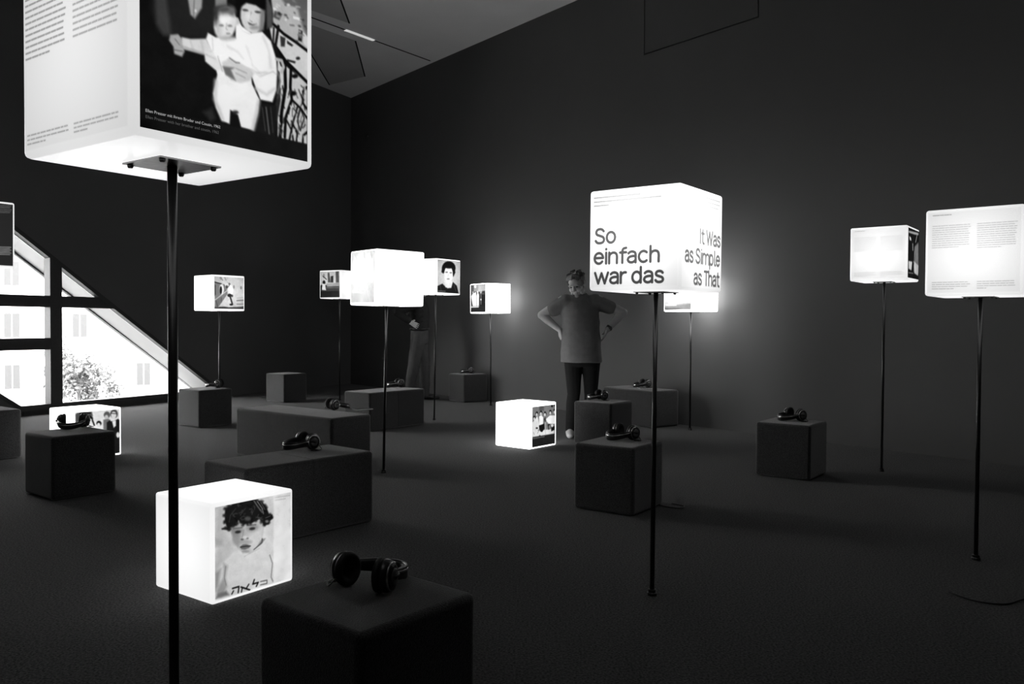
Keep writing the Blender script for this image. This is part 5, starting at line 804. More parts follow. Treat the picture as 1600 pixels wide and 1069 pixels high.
PICS['L2']=[(0,0.88,0.0000,(-0.076,-0.162,1.057,-0.077,1.051,1.107,-0.083,0.959)),
(0,0.30,0.0108,(0.050,0.075,0.093,0.046,0.146,0.051,0.375,0.048,0.401,0.139,0.157,0.128,0.176,0.446,0.048,0.433)),
(0.0436,0.12,0.0044,(0.146,0.055,0.342,0.072)),
(0.0066,0.50,0.0044,(0.386,0.053,0.396,0.149)),
(0,0.20,0.0174,(0.049,0.281,0.178,0.228,0.263,0.390,0.260,0.960,0.045,0.932)),
(0,0.10,0.0088,(0.405,0.194,0.400,0.216,0.388,0.235,0.369,0.248,0.346,0.254,0.322,0.252,0.299,0.242,0.281,0.225,0.269,0.204,0.265,0.181,0.269,0.159,0.281,0.141,0.300,0.128,0.323,0.122,0.347,0.124,0.370,0.134,0.388,0.150,0.401,0.171)),
(0,0.85,0.0088,(0.387,0.259,0.384,0.282,0.376,0.303,0.364,0.318,0.350,0.325,0.335,0.323,0.321,0.313,0.309,0.297,0.302,0.275,0.299,0.250,0.302,0.227,0.310,0.206,0.321,0.192,0.336,0.184,0.351,0.186,0.365,0.196,0.377,0.212,0.384,0.234)),
(0.0309,0.12,0.0044,(0.391,0.226,0.428,0.329)),
(0,0.10,0.0089,(0.578,0.305,0.574,0.323,0.565,0.339,0.550,0.349,0.533,0.354,0.514,0.352,0.497,0.344,0.483,0.331,0.474,0.314,0.470,0.295,0.474,0.277,0.483,0.262,0.497,0.252,0.515,0.247,0.533,0.249,0.551,0.257,0.565,0.270,0.574,0.287)),
(0,0.85,0.0089,(0.553,0.341,0.550,0.357,0.544,0.371,0.535,0.381,0.523,0.386,0.511,0.385,0.499,0.378,0.490,0.366,0.483,0.351,0.481,0.334,0.484,0.317,0.490,0.303,0.499,0.293,0.511,0.289,0.523,0.290,0.535,0.297,0.545,0.309,0.551,0.324)),
(0,0.35,0.0090,(0.759,0.148,0.755,0.172,0.743,0.192,0.725,0.207,0.703,0.213,0.679,0.211,0.657,0.201,0.639,0.183,0.627,0.160,0.623,0.136,0.628,0.112,0.640,0.091,0.658,0.077,0.680,0.070,0.703,0.072,0.726,0.082,0.744,0.100,0.755,0.123)),
(0,0.75,0.0090,(0.723,0.200,0.720,0.220,0.713,0.237,0.702,0.249,0.689,0.255,0.674,0.253,0.661,0.245,0.650,0.231,0.644,0.213,0.641,0.193,0.644,0.173,0.651,0.157,0.662,0.145,0.675,0.139,0.689,0.140,0.703,0.148,0.713,0.162,0.720,0.180)),
(0,0.30,0.0090,(0.925,0.139,0.920,0.171,0.905,0.199,0.883,0.218,0.856,0.227,0.827,0.224,0.800,0.210,0.778,0.187,0.764,0.158,0.760,0.125,0.765,0.093,0.779,0.066,0.801,0.047,0.828,0.038,0.857,0.040,0.884,0.054,0.906,0.077,0.920,0.106)),
(0,0.85,0.0090,(0.890,0.163,0.887,0.189,0.877,0.212,0.862,0.227,0.844,0.235,0.825,0.233,0.807,0.222,0.792,0.204,0.783,0.180,0.780,0.154,0.783,0.128,0.793,0.106,0.808,0.090,0.826,0.082,0.845,0.084,0.863,0.095,0.877,0.113,0.887,0.137)),
(0.0135,0.20,0.0045,(0.778,0.115,0.904,0.137)),
(0,0.42,0.0134,(0.614,0.235,0.732,0.224,0.822,0.423,0.842,1.035,0.614,1.005)),
(0,0.10,0.0112,(0.686,0.298,0.754,0.248,0.845,0.403,0.842,1.035,0.693,1.016)),
(0,0.10,0.0090,(0.754,0.282,0.846,0.279,0.927,0.241,0.961,0.278,0.957,1.049,0.796,1.029)),
(0,0.92,0.0090,(0.800,0.286,0.880,0.271,0.880,0.384,0.833,0.424)),
(0,0.85,0.0091,(0.962,0.585,0.960,0.605,0.953,0.622,0.943,0.634,0.931,0.639,0.918,0.638,0.906,0.630,0.896,0.615,0.890,0.597,0.888,0.577,0.890,0.557,0.897,0.540,0.907,0.528,0.919,0.522,0.932,0.523,0.944,0.532,0.954,0.546,0.960,0.564)),
(0,0.40,0.0217,(0.048,0.433,0.595,0.468,0.614,1.005,0.045,0.932))]
PICS['B']=[(0,0.16,0.0000,(-0.516,-0.166,1.115,-0.408,1.103,1.365,-0.531,1.427)),
(0.0086,0.42,0.0017,(0.663,0.072,0.949,0.042)),
(0.0086,0.42,0.0017,(0.663,0.092,0.936,0.065)),
(0.0086,0.42,0.0017,(0.663,0.111,0.923,0.085)),
(0.0086,0.42,0.0017,(0.663,0.137,0.948,0.109)),
(0.0086,0.42,0.0017,(0.662,0.161,0.935,0.135)),
(0.0086,0.42,0.0017,(0.662,0.182,0.922,0.157)),
(0.0103,0.60,0.0017,(0.658,0.701,0.941,0.688)),
(0.0103,0.60,0.0017,(0.658,0.723,0.925,0.712)),
(0.0103,0.60,0.0017,(0.658,0.745,0.941,0.734)),
(0.0103,0.60,0.0017,(0.658,0.768,0.924,0.758)),
(0.0103,0.60,0.0017,(0.657,0.790,0.940,0.779)),
(0.0104,0.60,0.0017,(0.657,0.813,0.924,0.803)),
(0.0099,0.50,0.0016,(-0.052,0.159,0.539,0.087)),
(0.0099,0.50,0.0016,(-0.052,0.185,0.539,0.114)),
(0.0099,0.50,0.0016,(-0.052,0.211,0.539,0.141)),
(0.0099,0.50,0.0016,(-0.052,0.237,0.539,0.169)),
(0.0099,0.50,0.0016,(-0.053,0.264,0.538,0.196)),
(0.0099,0.50,0.0016,(-0.053,0.290,0.538,0.223)),
(0.0099,0.50,0.0016,(-0.053,0.316,0.538,0.251)),
(0.0099,0.50,0.0016,(-0.053,0.343,0.538,0.278))]

# ---------------------------------------------------------------- printed pictures
def raster(ops, W, Hh, u0, v0, u1, v1, gain=1.0, base=1.0):
    """draw filled shapes and strokes (face coordinates, v downwards) into a W x H grid of grey levels"""
    us = np.linspace(u0, u1, W); vv = np.linspace(v0, v1, Hh)
    img = np.full((Hh, W), float(base))
    px = (u1 - u0) / (W - 1)
    for w, val, soft, flat in ops:
        P = np.array(flat, float).reshape(-1, 2)
        s = max(soft, px * 0.7); m = s + w
        ia = np.where((us >= P[:, 0].min() - m) & (us <= P[:, 0].max() + m))[0]
        ja = np.where((vv >= P[:, 1].min() - m) & (vv <= P[:, 1].max() + m))[0]
        if len(ia) == 0 or len(ja) == 0: continue
        X, Y = np.meshgrid(us[ia], vv[ja])
        D = np.full(X.shape, 1e9); inside = np.zeros(X.shape, bool)
        n = len(P); segs = range(n) if w == 0 else range(n - 1)
        if n == 1: D = np.hypot(X - P[0, 0], Y - P[0, 1])
        for i in segs:
            a = P[i]; b = P[(i + 1) % n]; d = b - a; L2 = d @ d + 1e-12
            t = np.clip(((X - a[0]) * d[0] + (Y - a[1]) * d[1]) / L2, 0, 1)
            D = np.minimum(D, np.hypot(X - a[0] - t * d[0], Y - a[1] - t * d[1]))
            if w == 0:
                c = ((a[1] > Y) != (b[1] > Y))
                with np.errstate(divide='ignore', invalid='ignore'):
                    xi = a[0] + (Y - a[1]) * d[0] / (d[1] if abs(d[1]) > 1e-12 else 1e-12)
                inside ^= c & (X < xi)
        sd = np.where(inside, -D, D) if w == 0 else D - w / 2
        cov = np.clip(0.5 - sd / (2 * s), 0, 1)
        sub = img[np.ix_(ja, ia)]
        img[np.ix_(ja, ia)] = sub * (1 - cov) + val * cov
    return img

def photo_tone(img, seed, amt, blur):
    """slight softness and uneven tone of an enlarged print"""
    rng = np.random.default_rng(seed); h, w = img.shape
    def box(a, k):
        for ax in (0, 1):
            p = np.pad(a, [(k, k) if i == ax else (0, 0) for i in (0, 1)], mode='edge'); c = np.cumsum(p, ax); z = np.zeros_like(np.take(c, [0], ax)); c = np.concatenate([z, c], ax)
            n = a.shape[ax]; a = (np.take(c, range(2 * k + 1, 2 * k + 1 + n), ax) - np.take(c, range(0, n), ax)) / (2 * k + 1)
        return a
    for _ in range(blur): img = box(img, 1)
    for k, g in ((max(2, w // 14), 1.0), (max(1, w // 40), .7), (1, .35)):
        n = box(box(rng.standard_normal((h, w)), k), k); n /= n.std() + 1e-9; img = img + amt * g * n * (.25 + img) * .8
    return np.clip(img, 0, 1)

def word_lines(u0, u1, v0, v1, n, val, w, seed, last=0.5, slant=0.0):
    """illegible lines of small print, broken into words"""
    rnd = random.Random(seed); ops = []
    for i in range(n):
        v = v0 + (v1 - v0) * (i / max(1, n - 1)); u = u0
        end = u1 - rnd.random() * 0.06 * (u1 - u0) if i < n - 1 else u0 + (u1 - u0) * last
        while u < end - .01:
            l = min(rnd.uniform(.018, .07), end - u)
            ops.append((w, val, 0.001, (u, v, u + l, v))); u += l + .012
    return ops

# a plain round-ended stroke alphabet for the big title
def arc(cx, cy, rx, ry, a0, a1, n=14):
    return [(cx + rx * math.cos(R(a0 + (a1 - a0) * i / n)), cy + ry * math.sin(R(a0 + (a1 - a0) * i / n))) for i in range(n + 1)]
def cs(pts): return [(p.x, p.y) for p in smooth_path([(x, y, 0) for x, y in pts], 5)]
ARCH = cs([(0, .45), (.06, .63), (.24, .74), (.41, .67), (.47, .48), (.47, .2), (.47, 0)])
SS = [(.54, .84), (.44, .96), (.29, 1.0), (.13, .95), (.05, .79), (.1, .62), (.3, .52), (.5, .42), (.57, .24), (.49, .06), (.29, 0), (.12, .04), (.02, .17)]
GL = {
 'S': (.74, [cs(SS)]), 's': (.56, [cs([(x * .76, y * .75) for x, y in SS])]),
 'o': (.70, [arc(.28, .375, .27, .375, 0, 360, 24)]),
 'e': (.68, [[(.02, .40), (.54, .40)] + arc(.28, .375, .265, .375, 5, 322, 22)]),
 'i': (.24, [[(.05, 0), (.05, .75)], [(.05, 1.0), (.05, 1.01)]]), 'l': (.30, [cs([(.05, 1.06), (.05, .5), (.05, .14), (.09, .02), (.2, 0)])]),
 'n': (.66, [[(0, 0), (0, .75)], ARCH]), 'h': (.64, [[(0, 0), (0, 1.06)], ARCH]),
 'm': (1.08, [[(0, 0), (0, .75)], ARCH, [(x + .47, y) for x, y in ARCH]]), 'r': (.38, [[(0, 0), (0, .75)], cs([(0, .45), (.07, .64), (.2, .73), (.3, .73)])]),
 'f': (.47, [cs([(.14, 0), (.14, .5), (.14, .82), (.2, .98), (.36, 1.03)]), [(0, .72), (.36, .72)]]),
 't': (.46, [cs([(.14, .98), (.14, .5), (.15, .13), (.22, .02), (.36, 0)]), [(0, .73), (.34, .73)]]),
 'a': (.64, [cs([(.04, .64), (.14, .73), (.28, .75), (.42, .67), (.46, .5), (.46, .2), (.46, 0)]), cs([(.46, .43), (.25, .43), (.07, .36), (.0, .2), (.07, .05), (.22, 0), (.37, .06), (.46, .19)])]),
 'c': (.68, [arc(.28, .375, .27, .375, 48, 312, 20)]), 'd': (.70, [[(.5, 0), (.5, 1.06)], arc(.26, .375, .25, .375, 0, 360, 22)]),
 'p': (.70, [[(0, -.3), (0, .75)], arc(.25, .375, .25, .375, 0, 360, 22)]),
 'w': (.94, [[(0, .75), (.2, 0), (.4, .72), (.6, 0), (.8, .75)]]), 'W': (1.06, [[(0, 1), (.22, 0), (.45, .96), (.68, 0), (.9, 1)]]),
 'I': (.28, [[(.06, 0), (.06, 1)]]), 'T': (.70, [[(0, 1), (.6, 1)], [(.3, 0), (.3, 1)]]), ' ': (.30, []),
}
def stroke_text(txt, u, v, cap, val, width=None, w=.13, right=None):
    """cap = capital height in v; the line starts at u (or ends at right) on baseline v and is fitted to width"""
    adv = sum(GL[c][0] for c in txt) - .14
    sx = (width / adv) if width else cap
    x = u if right is None else right - adv * sx
    ops = []
    for c in txt:
        a, st = GL[c]
        for s in st: ops.append((w * cap, val, .002, tuple(q for px_, py_ in s for q in (x + px_ * sx, v - py_ * cap))))
        x += a * sx
    return ops

def film(name, parent, face, ops, res, box, gain=1.0, size=0.4, base=0.97, tone=0.0, blur=1):
    """a printed film on one face of a light box; face 'R' looks along -y of the box, 'L' along -x"""
    u0, v0, u1, v1 = box
    W = res; Hh = max(2, int(res * (v1 - v0) / (u1 - u0)))
    img = raster(ops, W, Hh, u0, v0, u1, v1, base=base)
    if tone: img = photo_tone(img, W + len(ops), tone, blur)
    T = np.where(img <= .04045, img / 12.92, ((img + .055) / 1.055) ** 2.4) * gain
    T = np.clip(T, 0, 1)
    us = (np.linspace(u0, u1, W) - .5) * size; zs = (.5 - np.linspace(v0, v1, Hh)) * size
    Ug, Zg = np.meshgrid(us, zs)
    d = -(size / 2 + .0008)
    co = np.stack([Ug, np.full_like(Ug, d), Zg], -1) if face == 'R' else np.stack([np.full_like(Ug, d), -Ug, Zg], -1)
    idx = np.arange(W * Hh).reshape(Hh, W)
    q = np.stack([idx[:-1, :-1], idx[1:, :-1], idx[1:, 1:], idx[:-1, 1:]], -1).reshape(-1)
    nf = (W - 1) * (Hh - 1)
    me = bpy.data.meshes.new(name)
    me.vertices.add(W * Hh); me.vertices.foreach_set('co', co.reshape(-1).astype(np.float32))
    me.loops.add(nf * 4); me.loops.foreach_set('vertex_index', q.astype(np.int32))
    me.polygons.add(nf); me.polygons.foreach_set('loop_start', np.arange(0, nf * 4, 4, dtype=np.int32))
    me.update(calc_edges=True)
    at = me.color_attributes.new('ink', 'FLOAT_COLOR', 'POINT')
    rgba = np.ones((W * Hh, 4), np.float32); rgba[:, :3] = T.reshape(-1, 1)
    at.data.foreach_set('color', rgba.reshape(-1))
    return link(name, me, M_FILM, parent)

def text_mesh(name, body, size, mat, parent, face, u, v, width=None, box=0.4):
    cu = bpy.data.curves.new(name, 'FONT'); cu.body = body; cu.size = size
    tmp = bpy.data.objects.new('tmp_text', cu); COL.objects.link(tmp)
    dg = bpy.context.evaluated_depsgraph_get()
    me = bpy.data.meshes.new_from_object(tmp.evaluated_get(dg))
    bpy.data.objects.remove(tmp, do_unlink=True)
    xs = [vv.co.x for vv in me.vertices]; w = max(xs) - min(xs); sc = (width * box / w) if width else 1
    for vt in me.vertices:
        x = (u - .5) * box + (vt.co.x - min(xs)) * sc; z = (.5 - v) * box + vt.co.y * sc
        vt.co = (x, -box / 2 - .0016, z) if face == 'R' else (-box / 2 - .0016, -x, z)
    me.materials.clear()
    return link(name, me, mat, parent)

FULL = (.035, .035, .965, .965)
# ---------------------------------------------------------------- light boxes
def light_box(parent, zc, strength, zoff, k, lid=False):
    bm = rounded_box(.4, .4, -.2, .2, .012, 3)
    me_o = bm_obj('light_box', bm, lamp_mat('opal_acrylic', strength, zoff, k), parent, loc=(0, 0, zc))
    for p in me_o.data.polygons: p.use_smooth = p.area < .01
    return me_o

def pole_lamp(key, x, y, yaw, z0, tilt, strength, label, zoff=0.0, k=1.6, name='cube_lamp_on_pole'):
    root = empty(name, (x, y, 0)); root.rotation_euler = (Matrix.Rotation(R(tilt), 3, 'Y') @ Matrix.Rotation(R(yaw), 3, 'Z')).to_euler()
    tag(root, label, 'lamp', 'glowing cubes on poles')
    bm = bmesh.new(); lathe(bm, [(.001, 0.0), (.020, 0.0), (.020, .010), (.0165, .013), (.0165, .024), (.0102, .026)], 20)
    bm_obj('base_flange', bm, M_STEEL, root)
    bm = bmesh.new(); lathe(bm, [(.0098, .02), (.0098, z0 - .004)], 20)
    po = bm_obj('pole', bm, M_STEEL, root, smooth=True)
    bm = bmesh.new(); add_box(bm, -.068, .068, -.068, .068, z0 - .004, z0 - .0005)
    pl = bm_obj('mounting_plate', bm, M_PLATE, root)
    for sx in (-1, 1):
        for sy in (-1, 1):
            bm = bmesh.new(); lathe(bm, [(.004, z0 - .011), (.006, z0 - .008), (.006, z0 - .0035)], 10, Matrix.Translation((sx * .057, sy * .057, 0)))
            bm_obj('screw', bm, M_SCREW, pl)
    lb = light_box(root, z0 + .2, strength, zoff, k)
    return root, lb

def floor_lamp(x, y, yaw, strength, label, zoff=0.0, k=1.2):
    root = empty('floor_cube_lamp', (x, y, 0), R(yaw)); tag(root, label, 'lamp', 'glowing cubes on the floor')
    lb = light_box(root, .2005, strength, zoff, k)
    return root, lb

def small_print(seed, val=.9):
    return (word_lines(.08, .27, .066, .067, 1, val - .06, .012, seed, 1.0) + word_lines(.075, .47, .19, .44, 11, val, .010, seed + 1, .7)
            + word_lines(.54, .93, .19, .46, 12, val, .010, seed + 2, .6) + word_lines(.08, .475, .845, .92, 4, val - .02, .010, seed + 3, .6)
            + word_lines(.545, .925, .845, .92, 4, val - .02, .010, seed + 4, .3))

# near lamp, top left
r_, lb = pole_lamp('A', -.698, 1.693, 54.609, 1.438, 0, 0.90, 'largest nearest glowing cube on a pole, photo of a girl holding a baby', k=.55)
film('photo_print', lb, 'R', PICS['A'], 300, (.033, .035, .955, .968), gain=1.15, base=.1, tone=.018, blur=1)
ops = (word_lines(.05, .44, .06, .52, 17, .66, .010, 3, .6) + word_lines(.51, .9, .06, .495, 16, .72, .010, 5, .95)
       + word_lines(.06, .46, .895, .937, 3, .72, .008, 7, .45) + word_lines(.513, .9, .895, .934, 3, .74, .008, 9, .3))
film('text_print', lb, 'L', ops, 260, FULL, base=.975)
text_mesh('caption', 'Ellen Presser mit ihrem Bruder und Cousin, 1962', .01, M_CAP1, lb, 'R', .058, .898, .372)
text_mesh('caption', 'Ellen Presser with her brother and cousin, 1962', .01, M_CAP2, lb, 'R', .058, .925, .364)
# lamp cut by the left edge
r_, lb = pole_lamp('B', -3.376, 5.074, 53, 1.450, 0.4, 1.0, 'glowing cube with dark text panel cut off by the left picture edge', k=.4)
film('text_panel', lb, 'R', PICS['B'], 120, (.03, .03, .97, .975), base=.16)
r_, lb = pole_lamp('C', -3.355, 9.431, 50.957, 1.248, 0, 1.5, 'glowing cube on pole above the ottoman at the window corner', k=1.0)
film('photo_print', lb, 'R', PICS['C'], 110, (.045, .05, .965, .945), gain=.75, base=.85, tone=.018)
film('text_print', lb, 'L', small_print(20, .93), 90, FULL, base=.975)
r_, lb = pole_lamp('D', -2.492, 11.906, 61.547, 1.467, -.1, 1.4, 'small glowing cube with town photo, left of the bright blank cube', k=1.0)
film('photo_print', lb, 'L', PICS['D'], 90, (.035, .04, .93, .965), gain=.75, base=.8, tone=.018)
film('text_print', lb, 'R', small_print(30, .93), 90, FULL, base=.97)
r_, lb = pole_lamp('E', -.953, 6.116, 37.678, 1.245, .9, 3.2, 'bright blank cube on pole hiding the trousered man, washed-out photo at left', k=1.2)
film('photo_print', lb, 'L', PICS['E'], 110, (.04, .03, .96, .955), gain=.40, base=.9, tone=.018)
film('text_print', lb, 'R', small_print(40, .9), 90, FULL, base=.97)
r_, lb = pole_lamp('F', -.896, 9.509, 50.903, 1.449, .48, 2.2, 'glowing cube with portrait of a dark-haired woman', k=1.0)
film('photo_print', lb, 'R', PICS['F'], 110, (.05, .03, .975, .96), gain=.55, base=.84, tone=.018)
r_, lb = pole_lamp('G', -.286, 11.239, 35.804, 1.260, -.5, 7.0, 'farthest glowing cube close to the wall, half photo of standing people', k=1.0)
film('photo_print', lb, 'L', PICS['G'], 100, (.04, .03, .955, .96), gain=.24, base=.6, tone=.018)
r_, lb = pole_lamp('H', .583, 3.372, 53.532, 1.250, 0.24, 2.2, 'glowing cube on pole with large title lettering on two sides', zoff=.08, k=1.7)
tl = (stroke_text('So', .075, .528, .140, .36, .225, .19) + stroke_text('einfach', .065, .732, .140, .33, .715, .19) + stroke_text('war das', .075, .930, .140, .29, .745, .19)
      + word_lines(.058, .585, .074, .074, 1, .70, .016, 50, 1.0) + word_lines(.058, .79, .115, .115, 1, .70, .016, 51, 1.0) + word_lines(.058, .22, .154, .154, 1, .68, .016, 52, 1.0))
film('title_print', lb, 'L', tl, 260, FULL, base=.985)
tr = stroke_text('It Was', .43, .532, .132, .47, .50, .21) + stroke_text('as Simple', .10, .730, .132, .45, .825, .20) + stroke_text('as That', .305, .938, .132, .43, .61, .19)
tr += word_lines(.55, .93, .074, .154, 3, .74, .014, 55, .9)
film('title_print', lb, 'R', tr, 260, FULL, base=.985)
r_, lb = pole_lamp('I', 1.891, 8.704, 34.935, 1.256, -.1, 9.0, 'glowing cube by the wall half hidden behind the title cube', k=1.0)
film('photo_print', lb, 'L', PICS['I'], 100, (.035, .04, .965, .955), gain=.22, base=.93, tone=.018)
r_, lb = pole_lamp('J', 2.839, 6.288, 52.582, 1.453, 0, 1.25, 'high glowing cube with narrow dark photo at its right side', k=.9)
film('photo_print', lb, 'R', PICS['J'], 120, (.05, .04, .97, .955), gain=.8, base=.1, tone=.018)
film('text_print', lb, 'L', small_print(60, .82), 170, FULL, base=.955)
r_, lb = pole_lamp('K', 2.222, 3.909, 51.156, 1.257, 0, 1.18, 'glowing cube with faint small print cut by the right picture edge', k=.9)
film('text_print', lb, 'L', small_print(70, .78), 240, FULL, base=.96)
# cubes on the floor
r_, lb = floor_lamp(-1.220, 3.491, 54.381, 1.06, 'glowing floor cube with photo of a curly-haired boy', k=.4)
film('photo_print', lb, 'R', PICS['L1'], 220, (.033, .035, .967, .965), gain=.9, base=.93, tone=.018, blur=1)
film('text_print', lb, 'L', [], 8, FULL, base=.985)
r_, lb = floor_lamp(-3.562, 6.861, 54.111, 2.2, 'glowing floor cube below the window, family photo behind an ottoman', k=.4)
film('photo_print', lb, 'R', PICS['L2'], 120, (.04, .04, .962, .962), gain=.52, base=.88, tone=.018)
r_, lb = floor_lamp(.132, 7.560, 50.926, 3.0, 'glowing floor cube beside the standing woman, group photo', k=.6)
film('photo_print', lb, 'R', PICS['L3'], 120, (.088, .06, .95, .962), gain=.36, base=.5, tone=.018)

# ---------------------------------------------------------------- felt ottomans and benches
def ottoman(x, y, yaw, label, nx=1, ny=1):
    S = .402; Hh = .400
    if nx * ny == 1:
        bm = rounded_box(S, S, .004, Hh, .020, 4)
        root = empty('felt_ottoman', (x, y, 0), R(yaw)); tag(root, label, 'ottoman', 'felt seating cubes')
        o = bm_obj('felt_cover', bm, M_FELT, root)
        for p in o.data.polygons: p.use_smooth = p.area < .01
        bm = bmesh.new(); add_box(bm, -.17, .17, -.17, .17, 0, .006); bm_obj('base_board', bm, M_GROOVE, root)
        return root
    root = empty('felt_bench', (x, y, 0), R(yaw)); tag(root, label, 'bench', 'felt seating benches')
    n = max(nx, ny); ax = 0 if nx > 1 else 1
    for i in range(n):
        bm = rounded_box(S * nx, S * ny, .004, Hh, .020, 4)
        for side, s in ((-1, i), (1, i + 1)):
            if s in (0, n): continue
            c = Vector((0, 0, 0)); c[ax] = (s - n / 2) * S - side * .0015
            nrm = Vector((0, 0, 0)); nrm[ax] = side
            g = bmesh.ops.bisect_plane(bm, geom=bm.verts[:] + bm.edges[:] + bm.faces[:], plane_co=c, plane_no=nrm, clear_outer=True)
            ed = [q for q in g['geom_cut'] if isinstance(q, bmesh.types.BMEdge)]
            fc = bmesh.ops.edgeloop_fill(bm, edges=ed)['faces']
            bmesh.ops.split_edges(bm, edges=list({q for f in fc for q in f.edges}))
        me_o = bm_obj('seat_module', bm, M_FELT, root, smooth=False)
        for p in me_o.data.polygons: p.use_smooth = p.area < .01 and len(p.vertices) <= 4
    bm = bmesh.new(); add_box(bm, -S * nx / 2 + .03, S * nx / 2 - .03, -S * ny / 2 + .03, S * ny / 2 - .03, 0, .006)
    bm_obj('base_board', bm, M_GROOVE, root)
    return root

ottoman(-.373, 2.147, 50.537, 'nearest dark felt ottoman in the foreground with headphones on top')
ottoman(-1.185, 4.424, 49.747, 'two-part felt bench right behind the boy photo cube', 2, 1)
ottoman(-1.709, 6.680, 53.023, 'three-part felt bench with headphones and a tablet on top', 1, 3)
ottoman(-1.365, 8.870, 51.887, 'two-part felt bench in front of the trousered man', 2, 1)
ottoman(-3.213, 11.709, 54.371, 'felt ottoman with an empty top near the room corner')
ottoman(-3.325, 8.914, 53.257, 'felt ottoman at the pointed window corner, below a cube lamp')
ottoman(-2.876, 5.352, 52.349, 'dark felt ottoman hiding the lower part of the family photo cube')
ottoman(-4.286, 6.672, 53.0, 'felt ottoman cut off by the left picture edge')
ottoman(-.635, 11.856, 37.603, 'small distant felt ottoman against the wall below the farthest cube lamp')
ottoman(.860, 7.711, 53.077, 'felt ottoman in front of the standing woman\'s legs')
ottoman(.657, 5.016, 55.065, 'felt ottoman directly behind the pole of the title cube')
ottoman(1.447, 9.273, 35.0, 'felt bench along the wall behind the standing woman', 1, 2)
ottoman(2.093, 6.133, 52.81, 'lone felt ottoman on the right, left of the high cube lamp')

# ---------------------------------------------------------------- headphones
def copy_tree(o, parent=None):
    c = o.copy(); COL.objects.link(c); c.parent = parent
    for ch in [q for q in bpy.data.objects if q.parent == o]: copy_tree(ch, c)
    return c

def make_headphones():
    root = empty('headphones', (0, 0, 0))
    hw = .074
    # headband: a flat strip bent to an arch, lying on its side
    path = []
    for i in range(25):
        a = R(-12 + 204 * i / 24)
        path.append((hw * 1.06 * math.cos(a), .012 + .108 * max(-.3, math.sin(a)) if math.sin(a) > 0 else .012 + .04 * math.sin(a)))
    def strip(r_off, th, hh, zt=0.0):
        bm = bmesh.new(); rr = []
        for i, (px_, py_) in enumerate(path):
            p0 = Vector(path[max(i - 1, 0)]); p1 = Vector(path[min(i + 1, 24)]); d = (p1 - p0).normalized(); n = Vector((d.y, -d.x))
            zc = .046 - .022 * max(0, py_) / .12 + zt
            w = hh * (.62 + .38 * math.sin(math.pi * i / 24))
            ring = []
            for k in range(10):
                a = 2 * math.pi * k / 10
                ox = th * math.copysign(abs(math.cos(a)) ** .6, math.cos(a)); oz = w * math.copysign(abs(math.sin(a)) ** .6, math.sin(a))
                ring.append(Vector((px_ + n.x * (ox + r_off), py_ + n.y * (ox + r_off), zc + oz)))
            rr.append(ring)
        rings(bm, rr); return bm
    hb = bm_obj('headband', strip(0, .0042, .021), M_BLACK, root, smooth=True)
    bm_obj('band_pad', strip(-.007, .006, .018), M_PAD, hb, smooth=True)
    bm_obj('silver_edge', strip(.0035, .0016, .0035, .006), M_SILVER, hb, smooth=True)
    for s in (-1, 1):
        Mx = Matrix.Translation((s * .066, -.018, .046)) @ Matrix.Rotation(R(s * 12), 4, 'Z') @ Matrix.Rotation(s * math.pi / 2, 4, 'Y') @ Matrix.Diagonal((1.1, .94, 1, 1))
        bm = bmesh.new(); lathe(bm, [(.002, .031), (.020, .030), (.030, .026), (.037, .017), (.040, .006), (.039, -.002), (.001, -.002)], 26, Mx)
        cup = bm_obj('ear_cup', bm, M_BLACK, root, smooth=True)
        bm = bmesh.new(); lathe(bm, [(.020, -.002), (.040, -.002), (.0425, -.009), (.041, -.018), (.034, -.022), (.024, -.019), (.018, -.008)], 26, Mx)
        bm_obj('ear_cushion', bm, M_PAD, cup, smooth=True)
        bm = bmesh.new(); lathe(bm, [(.0335, .0245), (.0355, .0225), (.0345, .0195), (.0325, .0215)], 26, Mx)
        bm_obj('silver_ring', bm, M_SILVER, cup, smooth=True)
        bm = bmesh.new(); lathe(bm, [(.001, .0335), (.016, .0325), (.021, .030), (.021, .028)], 22, Mx)
        bm_obj('cup_cap', bm, grey('cup_cap_grey', .12, .4), cup, smooth=True)
        bm = bmesh.new(); tube(bm, smooth_path([(s * .078, .012, .046), (s * .096, .0, .05), (s * .1, -.018, .046)], 4), .0055, 8)
        bm_obj('yoke', bm, M_BLACK, root, smooth=True)
    bm = bmesh.new()
    tube(bm, smooth_path([(-.072, -.048, .025), (-.088, -.058, .006), (-.108, -.04, .003), (-.112, -.01, .003), (-.100, .01, .003), (-.096, -.015, .0055), (-.116, -.03, .003), (-.122, -.005, .003)], 6), .0021, 6)
    bm_obj('cable', bm, M_CABLE, root, smooth=True)
    return root

